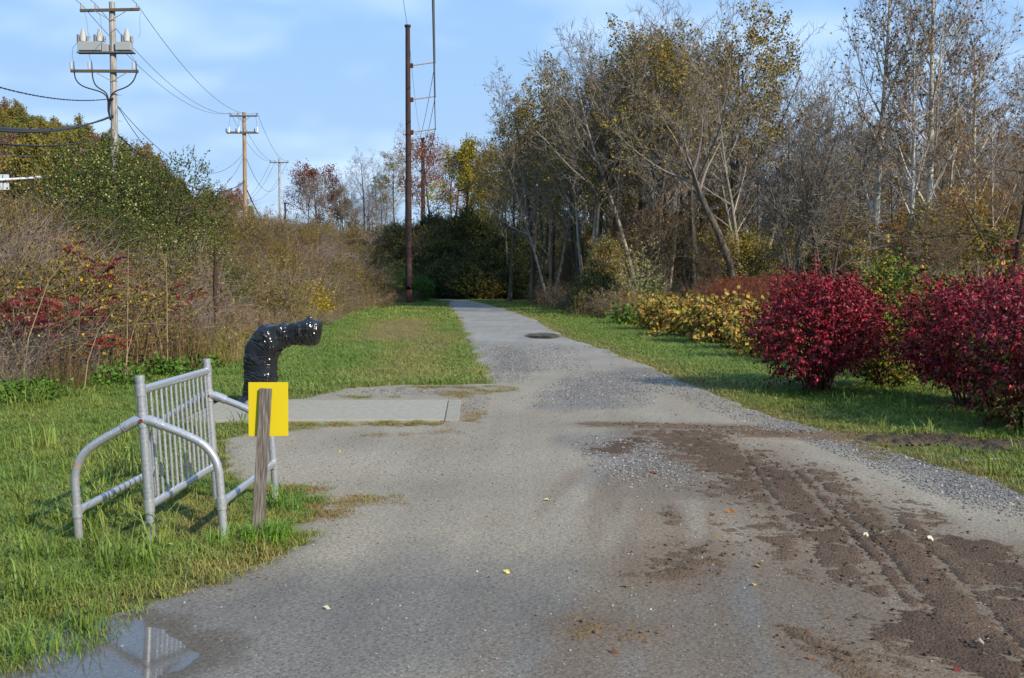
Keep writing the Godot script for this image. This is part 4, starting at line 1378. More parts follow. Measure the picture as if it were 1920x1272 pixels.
func mast_arm() -> void:
	var x := -32.5
	var d := 60.0
	var g := ground(x, -d)
	var o := thing("signal_mast", "white horizontal mast arm with the back of a sign at the left edge", "traffic mast", Vector3(x, g, -d))
	var y := 7.35 - g
	part("post", rodm(Vector3(0, -0.3, 0), Vector3(0, y + 0.6, 0), 0.15, Color(0.8, 0.82, 0.84), "dull_metal", 12, 0.12), o)
	part("arm", rodm(Vector3(0, y - 0.25, 0), Vector3(6.15, y + 0.12, 0), 0.08, Color(0.88, 0.9, 0.92), "paint", 10, 0.06), o)
	part("arm_tip", rodm(Vector3(5.85, y + 0.12, 0), Vector3(6.3, y + 0.14, 0), 0.08, Color(0.75, 0.78, 0.8), "dull_metal", 8), o)
	part("sign_panel", boxm(Vector3(3.72, y + 0.13, -0.13), Vector3(0.6, 0.17, 0.015), 0.004, Color(0.72, 0.75, 0.77), "paint"), o)
	part("sign_panel", boxm(Vector3(3.76, y - 0.36, -0.1), Vector3(0.56, 0.2, 0.015), 0.004, Color(0.76, 0.78, 0.79), "paint"), o)
	part("bracket", rodm(Vector3(4.0, y - 0.5, -0.08), Vector3(4.0, y + 0.28, -0.08), 0.025, Color(0.5, 0.52, 0.54), "dull_metal", 6), o)

# ------------------------------------------------------------------ vegetation
var K := {}
func kinds() -> void:
	var yel := [Color(0.62, 0.5, 0.14), Color(0.56, 0.47, 0.16), Color(0.5, 0.38, 0.14)]
	var brn := [Color(0.5, 0.35, 0.17), Color(0.42, 0.29, 0.15), Color(0.56, 0.42, 0.2)]
	var olv := [Color(0.53, 0.46, 0.18), Color(0.47, 0.43, 0.17), Color(0.57, 0.45, 0.17), Color(0.43, 0.4, 0.16)]
	var S := Spec.new()
	S.from = [0.45, 0.2, 0.2, 0.2]; S.kids = [13, 7, 4, 0]; S.leaves = 0.3; S.pal = olv + brn
	K.bare = tree_kind(S, 11, 14.5, 0.2)
	K.bare2 = tree_kind(S, 12, 14.0, 0.17, Vector3(0.1, 0, 0.05))
	S.leaves = 1.3
	S.lsize = 0.13
	K.thin = tree_kind(S, 17, 14.0, 0.18)
	S.leaves = 0.05
	S.bark = Color(0.66, 0.63, 0.58); S.bark_hi = Color(0.6, 0.57, 0.53)
	S.from = [0.4, 0.2, 0.2, 0.2]
	K.fork = tree_kind(S, 13, 15.0, 0.17, Vector3(0.03, 0, 0), 2)
	K.fork2 = tree_kind(S, 14, 14.0, 0.16, Vector3(-0.06, 0, 0), 3)
	# broad bare crown of long rising limbs
	S = Spec.new()
	S.kids = [11, 8, 4, 0]; S.ratio = [0.68, 0.5, 0.5, 0.5]; S.ang = [34, 40, 42, 40]; S.from = [0.3, 0.15, 0.15, 0.2]; S.up = [0.02, 0.1, 0.08, 0.05]; S.leaves = 0.03; S.pal = brn
	K.broad = tree_kind(S, 15, 15.0, 0.24)
	# leaning tree with a burl at its fork
	S = Spec.new()
	S.bark = Color(0.46, 0.44, 0.4); S.kids = [7, 6, 4, 0]; S.from = [0.72, 0.15, 0.15, 0.2]; S.ratio = [0.7, 0.55, 0.5, 0.5]; S.leaves = 0.9; S.lsize = 0.13; S.pal = olv; S.taper = [0.55, 0.25, 0.35, 0.4]; S.shrink = [0.1, 0.4, 0.3, 0.3]; S.rr = [0.62, 0.55, 0.6, 0.6]
	K.lean = tree_kind(S, 16, 9.0, 0.21, Vector3.ZERO, 1, PackedVector3Array([Vector3(0, -0.2, 0), Vector3(-0.08, 1.2, 0), Vector3(-0.3, 2.4, 0.05), Vector3(-0.85, 3.8, 0.1), Vector3(-1.5, 5.1, 0.1), Vector3(-1.85, 6.0, 0.05), Vector3(-2.05, 6.7, 0)]))
	# sycamores: pale straight stems, sparse brown leaves
	S = Spec.new()
	S.bark = Color(0.86, 0.84, 0.79); S.bark_hi = Color(0.72, 0.69, 0.63); S.twig = Color(0.5, 0.46, 0.41); S.kids = [20, 8, 4, 0]; S.from = [0.3, 0.2, 0.2, 0.2]; S.ang = [42, 38, 38, 40]; S.ratio = [0.36, 0.5, 0.5, 0.5]; S.shrink = [0.5, 0.4, 0.3, 0.3]; S.up = [0.03, 0.1, 0.08, 0.03]; S.wob = [0.02, 0.09, 0.16, 0.2]
	S.leaves = 0.4; S.lsize = 0.15; S.lw = 0.5; S.pal = brn + [Color(0.6, 0.46, 0.2)]
	K.syc = tree_kind(S, 21, 18.0, 0.25)
	K.syc2 = tree_kind(S, 22, 17.0, 0.18, Vector3(0.04, 0, 0))
	S.kids = [14, 6, 4, 0]; S.bark = Color(0.78, 0.75, 0.69)
	K.syc3 = tree_kind(S, 23, 13.0, 0.1, Vector3(0.05, 0, 0.03))
	# olive brown leafy crowns
	S = Spec.new()
	S.kids = [13, 7, 5, 0]; S.from = [0.38, 0.2, 0.2, 0.2]; S.ratio = [0.46, 0.5, 0.5, 0.5]; S.leaves = 4.2; S.lsize = 0.16; S.lw = 0.45; S.spread = 0.22; S.pal = olv
	K.olive = tree_kind(S, 31, 16.0, 0.2)
	S.leaves = 2.6
	K.olive2 = tree_kind(S, 32, 14.0, 0.18)
	# dark several-stemmed trees and thin saplings
	S = Spec.new()
	S.bark = Color(0.4, 0.375, 0.33); S.bark_hi = Color(0.4, 0.37, 0.33); S.twig = Color(0.5, 0.47, 0.43); S.kids = [9, 6, 4, 0]; S.from = [0.25, 0.2, 0.2, 0.2]; S.ang = [36, 40, 42, 40]; S.ratio = [0.5, 0.5, 0.5, 0.5]; S.leaves = 0.08; S.pal = yel; S.wob = [0.09, 0.14, 0.2, 0.2]
	K.multi = tree_kind(S, 41, 8.5, 0.1, Vector3.ZERO, 3)
	K.multi2 = tree_kind(S, 42, 8.0, 0.085, Vector3(0.1, 0, 0), 4)
	S.twig = Color(0.42, 0.36, 0.3); S.bark = Color(0.44, 0.41, 0.36); S.leaves = 0.22; S.twl = 0.4; S.lsize = 0.08
	K.sap = tree_kind(S, 43, 6.5, 0.05, Vector3.ZERO, 2)
	K.sap2 = tree_kind(S, 44, 5.5, 0.045, Vector3(0.08, 0, 0), 3)
	S.bark = Color(0.27, 0.25, 0.22); S.bark_hi = Color(0.27, 0.25, 0.22); S.up = [0.0, -0.05, 0.02, 0]; S.ang = [62, 50, 45, 40]; S.ratio = [0.75, 0.5, 0.5, 0.5]; S.wob = [0.15, 0.22, 0.25, 0.25]; S.leaves = 0.02; S.twl = 0.5
	K.gnarl = tree_kind(S, 45, 6.5, 0.16, Vector3(0.05, 0, 0))
	# yellow understory, rust and coloured trees
	S = Spec.new()
	S.kids = [11, 6, 4, 0]; S.leaves = 2.4; S.lsize = 0.13; S.lw = 0.4; S.spread = 0.2; S.pal = [Color(0.66, 0.5, 0.1), Color(0.6, 0.45, 0.1), Color(0.56, 0.47, 0.13), Color(0.62, 0.4, 0.1)]; S.from = [0.25, 0.2, 0.2, 0.2]
	K.yellow = tree_kind(S, 51, 6.5, 0.07)
	S.pal = [Color(0.47, 0.44, 0.18), Color(0.52, 0.45, 0.17), Color(0.42, 0.4, 0.18), Color(0.56, 0.46, 0.16)]
	K.understory = tree_kind(S, 55, 5.0, 0.06, Vector3.ZERO, 2)
	S.kids = [13, 7, 5, 0]; S.leaves = 5.0; S.lsize = 0.2; S.spread = 0.3; S.pal = [Color(0.5, 0.5, 0.12), Color(0.56, 0.5, 0.13), Color(0.44, 0.46, 0.12), Color(0.6, 0.5, 0.13)]
	K.lime = tree_kind(S, 52, 10.0, 0.16)
	S.leaves = 1.8; S.pal = [Color(0.5, 0.26, 0.16), Color(0.54, 0.31, 0.17), Color(0.46, 0.26, 0.16), Color(0.56, 0.36, 0.18)]
	K.rust = tree_kind(S, 53, 11.0, 0.17)
	S.leaves = 3.2; S.ratio = [0.62, 0.55, 0.5, 0.5]; S.pal = [Color(0.4, 0.19, 0.14), Color(0.45, 0.23, 0.15), Color(0.36, 0.2, 0.14), Color(0.48, 0.29, 0.14)]
	K.redoak = tree_kind(S, 54, 9.5, 0.2)
	# hillside crowns
	S = Spec.new()
	S.kids = [12, 7, 4, 0]; S.sides = [6, 4, 3, 3]; S.from = [0.25, 0.2, 0.2, 0.2]; S.ratio = [0.5, 0.55, 0.5, 0.5]; S.twigs = [0, 2, 3, 3]; S.leaves = 3.4; S.lsize = 0.36; S.lw = 0.48; S.spread = 0.45; S.twr = 0.02
	var pals := [[Color(0.36, 0.38, 0.16), Color(0.4, 0.4, 0.18), Color(0.32, 0.35, 0.15)], [Color(0.43, 0.41, 0.17), Color(0.48, 0.42, 0.18), Color(0.4, 0.38, 0.17)], [Color(0.5, 0.39, 0.2), Color(0.46, 0.35, 0.19), Color(0.44, 0.37, 0.19)], [Color(0.42, 0.29, 0.2), Color(0.46, 0.34, 0.22), Color(0.4, 0.3, 0.2)]]
	for k in 4:
		S.pal = pals[k]
		S.leaves = [3.6, 3.2, 2.8, 1.0][k]
		K["hill%d" % k] = tree_kind(S, 61 + k, 12.5, 0.2)
	# shrubs
	var grn := [Color(0.25, 0.31, 0.13), Color(0.28, 0.34, 0.14), Color(0.22, 0.28, 0.12), Color(0.32, 0.36, 0.16), Color(0.31, 0.32, 0.12), Color(0.26, 0.3, 0.14)]
	var grn2 := grn + [Color(0.6, 0.6, 0.42), Color(0.5, 0.44, 0.12)]
	var twg := Color(0.36, 0.31, 0.26)
	K.green = bush_kind(71, Vector3(1.9, 1.55, 1.9), 1.35, 2300, 7, 0.062, 0.4, grn2, 0.1, 40, twg, "shrub_leaf", 0.3, 0.5, 0.12)
	K.green2 = bush_kind(72, Vector3(1.8, 1.7, 1.8), 1.4, 2300, 7, 0.06, 0.4, grn, 0.1, 40, twg, "shrub_leaf", 0.3, 0.5, 0.14)
	var oli := [Color(0.36, 0.35, 0.14), Color(0.4, 0.36, 0.16), Color(0.33, 0.34, 0.15), Color(0.46, 0.39, 0.15), Color(0.42, 0.33, 0.2)]
	K.olivebush = bush_kind(73, Vector3(0.95, 0.75, 0.95), 0.6, 560, 6, 0.05, 0.42, oli, 0.15, 60, Color(0.4, 0.34, 0.28), "shrub_leaf", 0.2, 0.6, 0.4)
	K.olivebush2 = bush_kind(74, Vector3(1.1, 0.9, 1.0), 0.7, 520, 6, 0.055, 0.42, oli + [Color(0.6, 0.5, 0.13)], 0.15, 60, Color(0.42, 0.36, 0.3), "shrub_leaf", 0.2, 0.6, 0.4)
	K.dark = bush_kind(75, Vector3(1.6, 1.5, 1.5), 1.2, 1300, 7, 0.09, 0.42, [Color(0.2, 0.25, 0.11), Color(0.22, 0.26, 0.12), Color(0.18, 0.21, 0.1), Color(0.27, 0.28, 0.13)], 0.1, 30, Color(0.3, 0.26, 0.22), "shrub_leaf", 0.3, 0.5, 0.3)
	K.lush = bush_kind(76, Vector3(1.3, 1.2, 1.2), 1.0, 900, 7, 0.1, 0.45, [Color(0.27, 0.42, 0.12), Color(0.3, 0.45, 0.14), Color(0.25, 0.36, 0.12)], 0.15, 24, twg, "shrub_leaf", 0.35, 0.45, 0.25)
	K.yellowbush = bush_kind(77, Vector3(0.9, 0.75, 0.9), 0.65, 420, 6, 0.075, 0.42, [Color(0.62, 0.52, 0.12), Color(0.56, 0.5, 0.13), Color(0.48, 0.46, 0.14), Color(0.66, 0.55, 0.16)], 0.15, 24, twg, "shrub_leaf", 0.2, 0.6, 0.4)
	K.pale = bush_kind(78, Vector3(1.2, 1.9, 1.2), 1.7, 620, 5, 0.07, 0.35, [Color(0.5, 0.5, 0.3), Color(0.42, 0.43, 0.25), Color(0.62, 0.6, 0.42)], 0.0, 50, Color(0.5, 0.46, 0.38), "shrub_leaf", 0.2, 0.5, 0.4)
	var can := [Color(0.46, 0.4, 0.36), Color(0.51, 0.46, 0.41), Color(0.43, 0.36, 0.34), Color(0.56, 0.51, 0.45), Color(0.44, 0.38, 0.37)]
	K.bramble = bramble_kind(81, 0.9, 1.2, 70, can, 560, 0.05, oli + [Color(0.4, 0.24, 0.18)])
	K.bramble2 = bramble_kind(82, 1.0, 1.4, 85, can, 130, 0.05, oli + [Color(0.36, 0.2, 0.16), Color(0.6, 0.5, 0.15)])
	K.bramble3 = bramble_kind(83, 0.8, 1.4, 70, [Color(0.48, 0.42, 0.38), Color(0.45, 0.4, 0.37), Color(0.53, 0.48, 0.42)], 160, 0.05, oli, 0.9)
	var straw := [Color(0.6, 0.52, 0.36), Color(0.55, 0.47, 0.33), Color(0.5, 0.41, 0.3), Color(0.44, 0.35, 0.28)]
	K.weed = weed_kind(84, 0.55, 1.25, 80, straw, 0.5)
	K.weed2 = weed_kind(85, 0.7, 1.0, 110, straw + [Color(0.45, 0.44, 0.22), Color(0.42, 0.42, 0.2)], 0.4)
	K.rustweed = weed_kind(86, 0.8, 1.5, 240, [Color(0.44, 0.26, 0.19), Color(0.4, 0.23, 0.17), Color(0.5, 0.31, 0.21), Color(0.38, 0.23, 0.18)], 0.5)
	K.greenweed = bush_kind(87, Vector3(0.6, 0.3, 0.6), 0.18, 170, 5, 0.085, 0.5, [Color(0.28, 0.42, 0.14), Color(0.32, 0.45, 0.16), Color(0.3, 0.36, 0.13)], 0.1, 16, Color(0.4, 0.4, 0.2), "shrub_leaf", 0.1, 0.5, 0.4)
	var red := [Color(0.38, 0.13, 0.14), Color(0.34, 0.14, 0.15), Color(0.42, 0.16, 0.15), Color(0.34, 0.18, 0.16), Color(0.55, 0.42, 0.33)]
	K.sumac = sumac_kind(91, 2.1, 6, red, 11, 0.08)
	K.sumac2 = sumac_kind(92, 1.5, 7, red, 9, 0.075)
	K.sumac3 = sumac_kind(93, 0.8, 3, [Color(0.5, 0.16, 0.13), Color(0.54, 0.19, 0.14)], 5, 0.07)

func red_bushes() -> void:
	var crim := [Color(0.49, 0.09, 0.15), Color(0.55, 0.12, 0.18), Color(0.43, 0.08, 0.14), Color(0.6, 0.18, 0.22), Color(0.36, 0.08, 0.13), Color(0.48, 0.22, 0.22), Color(0.4, 0.11, 0.13)]
	var mix := [Color(0.27, 0.27, 0.1), Color(0.32, 0.3, 0.1), Color(0.42, 0.2, 0.16), Color(0.36, 0.12, 0.14), Color(0.4, 0.34, 0.12)]
	var stem := Color(0.33, 0.24, 0.2)
	var a := bush_kind(101, Vector3(0.95, 0.82, 0.95), 1.0, 1900, 9, 0.056, 0.3, crim, 0.85, 70, stem, "red_leaf", 0.45, 0.4, 0.2)
	plant(a, "burning_bush", "round crimson bush standing left of the other red bushes", "bush", 4.45, -15.4, 0.3, 1.0)
	var b := bush_kind(102, Vector3(1.02, 0.8, 1.0), 0.95, 1900, 9, 0.056, 0.3, crim, 0.85, 70, stem, "red_leaf", 0.45, 0.4, 0.2)
	plant(b, "burning_bush", "dark crimson bush in the shade behind the near right bush", "bush", 6.0, -13.7, 1.1, 1.0)
	var c := bush_kind(103, Vector3(1.12, 0.86, 1.05), 0.86, 1950, 9, 0.06, 0.32, crim + [Color(0.6, 0.3, 0.3), Color(0.55, 0.25, 0.27)], 0.85, 80, stem, "red_leaf", 0.42, 0.4, 0.2, mix, 0.12)
	plant(c, "burning_bush", "nearest red bush at the right edge with green leaves low down", "bush", 5.95, -11.45, 2.0, 1.0)
	var g := bush_kind(104, Vector3(0.6, 1.0, 0.7), 0.95, 800, 6, 0.07, 0.4, [Color(0.34, 0.38, 0.12), Color(0.42, 0.42, 0.13), Color(0.5, 0.45, 0.13), Color(0.3, 0.33, 0.12)], 0.2, 26, stem, "shrub_leaf", 0.3, 0.4, 0.3)
	plant(g, "green_shrub", "yellow green shrub squeezed between the two crimson bushes", "shrub", 5.55, -16.0, 0.0, 1.0)
	# golden big-leaved thicket
	var gold := [Color(0.58, 0.5, 0.22), Color(0.52, 0.47, 0.2), Color(0.62, 0.5, 0.24), Color(0.46, 0.43, 0.18), Color(0.66, 0.47, 0.24), Color(0.42, 0.4, 0.16)]
	var k1 := bush_kind(105, Vector3(1.15, 0.62, 1.15), 0.5, 420, 6, 0.14, 0.42, gold, 0.5, 40, Color(0.5, 0.38, 0.24), "shrub_leaf", 0.3, 0.5, 0.3)
	var k2 := bush_kind(106, Vector3(1.3, 0.66, 1.2), 0.52, 460, 6, 0.14, 0.42, gold, 0.5, 40, Color(0.5, 0.38, 0.24), "shrub_leaf", 0.3, 0.5, 0.3)
	var n := 0
	for q in [[5.6, -22.4, 0.72, "olive gold big leaved clump right beside the left crimson bush"], [5.9, -25.0, 0.85, "golden big leaved clump, second from the left crimson bush"], [5.75, -28.0, 1.02, "tallest golden leaved clump in the middle of the row"], [5.5, -31.2, 1.0, "golden leaved clump beyond the middle of the row"], [5.3, -35.0, 1.05, "far end clump of the golden leaved row"]]:
		plant(k1 if n % 2 else k2, "knotweed", q[3], "shrub", q[0], q[1], n * 1.3, q[2], "golden leaved clumps along the right verge")
		n += 1

func in_view(x: float, d: float, pad := 60.0) -> bool:
	var px := 960.0 + 2000.0 * x / d
	return d > 3.0 and px > -pad and px < 1920.0 + pad

func left_bank() -> void:
	# big green shrubs at the top of the bank, round the near pole
	var n := 0
	for q in [[-15.0, -36.5, 0.8, 0.8, "leftmost big green shrub on the bank under the mast arm"], [-13.6, -35.0, 1.15, 1.05, "big green shrub on the bank left of the near pole"], [-12.0, -37.5, 1.2, 1.12, "tallest green shrub hiding the foot of the near pole"], [-10.9, -34.5, 0.9, 0.9, "big green shrub on the bank right of the near pole"], [-9.8, -36.0, 0.72, 0.7, "green shrub sloping down toward the tan pole"], [-8.9, -33.0, 0.62, 0.65, "lowest green shrub at the right end of the big green mass"], [-12.4, -31.5, 0.85, 0.75, "green shrub in front of the big mass, left of centre"], [-10.2, -30.5, 0.75, 0.7, "green shrub in front of the big mass, right of centre"], [-14.6, -39.5, 1.15, 1.1, "green shrub at the back of the mass beside the near pole"], [-17.6, -42.0, 0.7, 0.8, "green shrub far back at the left picture edge"]]:
		plant(K.green if n % 2 else K.green2, "bank_shrub", q[4], "shrub", q[0], q[1], n * 1.7, q[2], "green shrubs massed on the left bank", q[3])
		n += 1
	# sumac, mullein, yellow shrubs
	plant(K.sumac, "sumac", "tallest red leaved sumac on the left bank", "sumac", -7.35, -20.2, 0.4, 1.0)
	plant(K.sumac2, "sumac", "red sumac in front and left of the tallest one", "sumac", -7.3, -17.6, 1.6, 0.95)
	plant(K.sumac2, "sumac", "dark red sumac at the left picture edge", "sumac", -7.5, -16.3, 3.6, 0.85)
	plant(K.sumac, "sumac", "small red sumac right of the tallest one", "sumac", -7.0, -21.6, 2.6, 0.72)
	plant(K.sumac3, "sumac", "small bright scarlet sumac low on the left bank", "sumac", -6.9, -17.3, 0.0, 0.95)
	var m := MB.new()
	R.seed = 4
	m.tube(PackedVector3Array([Vector3(0, -0.1, 0), Vector3(0.02, 0.9, 0), Vector3(0.03, 1.5, 0), Vector3(0.05, 2.35, 0)]), PackedFloat32Array([0.018, 0.016, 0.05, 0.012]), 8, Color(0.26, 0.2, 0.15))
	for k in 90:
		var y := rf(0.2, 2.3)
		m.spike(Vector3(0.03, y, 0), Vector3(0.03, y, 0) + Vector3(rf(-1, 1), rf(-0.6, 0.8), rf(-1, 1)).normalized() * rf(0.05, 0.13), 0.014, jit(Color(0.27, 0.2, 0.15), 0.2))
	var o := single("mullein_stalk", m.mesh(M.twig), "tall dark brown dead flower stalk rising from the bank foot", "dead plant")
	o.position = Vector3(-6.15, ground(-6.15, -22.0), -22.0)
	for q in [[-8.5, -45.5, 0.95, "yellow shrub low on the bank, left one of a pair"], [-8.2, -42.5, 0.9, "yellow green shrub low on the bank, right one of a pair"], [-9.5, -23.0, 0.9, "yellow leaved shrub high at the left edge of the bank"], [-12.5, -62.0, 0.6, "small bright yellow bush high on the bank below the third pole"], [-9.6, -47.5, 0.8, "yellow shrub a little up the bank behind the pair"]]:
		plant(K.yellowbush, "yellow_shrub", q[3], "shrub", q[0], q[1], q[2] * 9.0, q[2] * 1.1)
	plant(K.lush, "lush_bush", "bright green bush hugging the foot of the brown steel pole", "bush", -8.7, -85.0, 0.5, 1.0, "", 1.15)
	plant(K.lush, "lush_bush", "bright green bush behind the brown steel pole on the bank", "bush", -7.6, -88.5, 2.5, 0.95)
	for q in [[-10.6, -93.0, 1.0, "dark green bush at the far end of the bank, lowest one"], [-12.2, -95.0, 1.2, "dark green bush at the far end of the bank, highest one"], [-10.9, -98.5, 1.2, "dark green bush at the very end of the bank"], [-9.2, -96.0, 0.8, "small dark bush where the bank meets the trail bend"], [-13.8, -99.0, 1.3, "broad dark bush behind the end of the bank"]]:
		plant(K.dark if q[2] != 1.0 else K.lush, "bank_end_bush", q[3], "bush", q[0], q[1], q[0], q[2])
	# leafy weeds along the foot
	R.seed = 202
	for k in 20:
		var d := rf(12.5, 40.0)
		var x: float = tab(FOOT, d) + rf(-0.5, 0.35)
		if in_view(x, d): plant(K.greenweed, "leafy_weed", "low leafy green weed along the foot of the left bank", "weed", x, -d, R.randf() * TAU, rf(0.5, 0.9), "leafy weeds along the bank foot")
	# everything else on the bank
	R.seed = 203
	var d := 11.5
	while d < 108.0:
		var gap := 0.62 + d * 0.0115
		var s := 0.25
		while s < 16.0:
			var dd := d + rf(-0.5, 0.5) * gap
			var ss := s + rf(-0.45, 0.45) * gap
			var x: float = tab(FOOT, dd) - ss
			s += gap
			if not in_view(x, dd, 40.0) or (absf(x + 17.0) < 0.5 and absf(dd - 46.0) < 0.6): continue
			# not where the big shrubs hide it
			if dd > 38.0 and dd < 60.0 and x < -14.0: continue
			var zone := 0.5 + 0.9 * N1.get_noise_2d(x * 16.0, dd * 11.0)
			var u := R.randf() * 0.5 + zone * 0.5
			var sc := pow(R.randf(), 1.6) * 0.75 + 0.55
			sc *= (1.0 + clampf((dd - 40.0) / 90.0, 0, 0.5)) * (0.7 if ss < 0.8 else 1.0)
			var yaw := R.randf() * TAU
			if ss < 1.0 and R.randf() < 0.6:
				plant(K.weed2 if R.randf() < 0.6 else K.weed, "weed_clump", "upright clump of dry straw weeds on the left bank", "weed", x, -dd, yaw, sc, "straw weeds on the bank")
			elif u < 0.36:
				plant(K.olivebush if R.randf() < 0.5 else K.olivebush2, "olive_shrub", "low olive green shrub in the left bank thicket", "shrub", x, -dd, yaw, sc, "olive shrubs of the bank thicket")
			elif u < 0.52:
				plant(K.bramble, "bramble", "arching bramble with some olive leaves on the left bank", "bramble", x, -dd, yaw, sc, "leafy brambles on the bank")
			elif u < 0.64:
				plant(K.bramble2, "bare_bramble", "tangled brown bramble with few leaves on the left bank", "bramble", x, -dd, yaw, sc, "bare brambles on the bank")
			elif u < 0.73:
				plant(K.bramble3, "upright_canes", "upright grey brown canes in the left bank thicket", "canes", x, -dd, yaw, sc, "upright canes on the bank")
			elif u < 0.88:
				plant(K.weed, "weed_clump", "upright clump of dry straw weeds on the left bank", "weed", x, -dd, yaw, sc, "straw weeds on the bank")
			else:
				plant(K.olivebush2, "olive_shrub", "low olive green shrub in the left bank thicket", "shrub", x, -dd, yaw, sc * 1.05, "olive shrubs of the bank thicket")
		d += gap
	# long pale canes that stick out near the left edge
	R.seed = 204
	for q in [[-6.95, -15.0, 2.3, 0.55, "long pale arching cane at the left edge of the bank"], [-6.3, -15.6, 1.3, 0.3, "pale leaning stalk above the lawn edge, left one"], [-6.0, -16.4, 1.4, 0.25, "pale leaning stalk above the lawn edge, right one"], [-6.3, -17.4, 2.2, 0.05, "tall straight straw stalk in front of the sumac"], [-5.9, -18.2, 2.1, 0.02, "tall straight straw stalk right of the sumac"]]:
		var t := MB.new()
		var ln: float = q[2]
		var le: float = q[3]
		t.tube(PackedVector3Array([Vector3(0, -0.1, 0), Vector3(le * 0.25, ln * 0.35, 0), Vector3(le * 0.8, ln * 0.7, 0), Vector3(le * 1.9, ln, 0.1)]), PackedFloat32Array([0.009, 0.008, 0.006, 0.003]), 5, Color(0.58, 0.51, 0.4))
		for k in 7:
			var p := Vector3(le * rf(0.5, 1.6), ln * rf(0.5, 0.95), 0.05)
			t.spike(p, p + Vector3(rf(-1, 1), rf(0, 0.8), rf(-1, 1)).normalized() * rf(0.1, 0.25), 0.004, Color(0.6, 0.53, 0.42))
		var c := single("dry_stalk", t.mesh(M.twig), q[4], "stalk")
		c.position = Vector3(q[0], ground(q[0], q[1]), q[1])

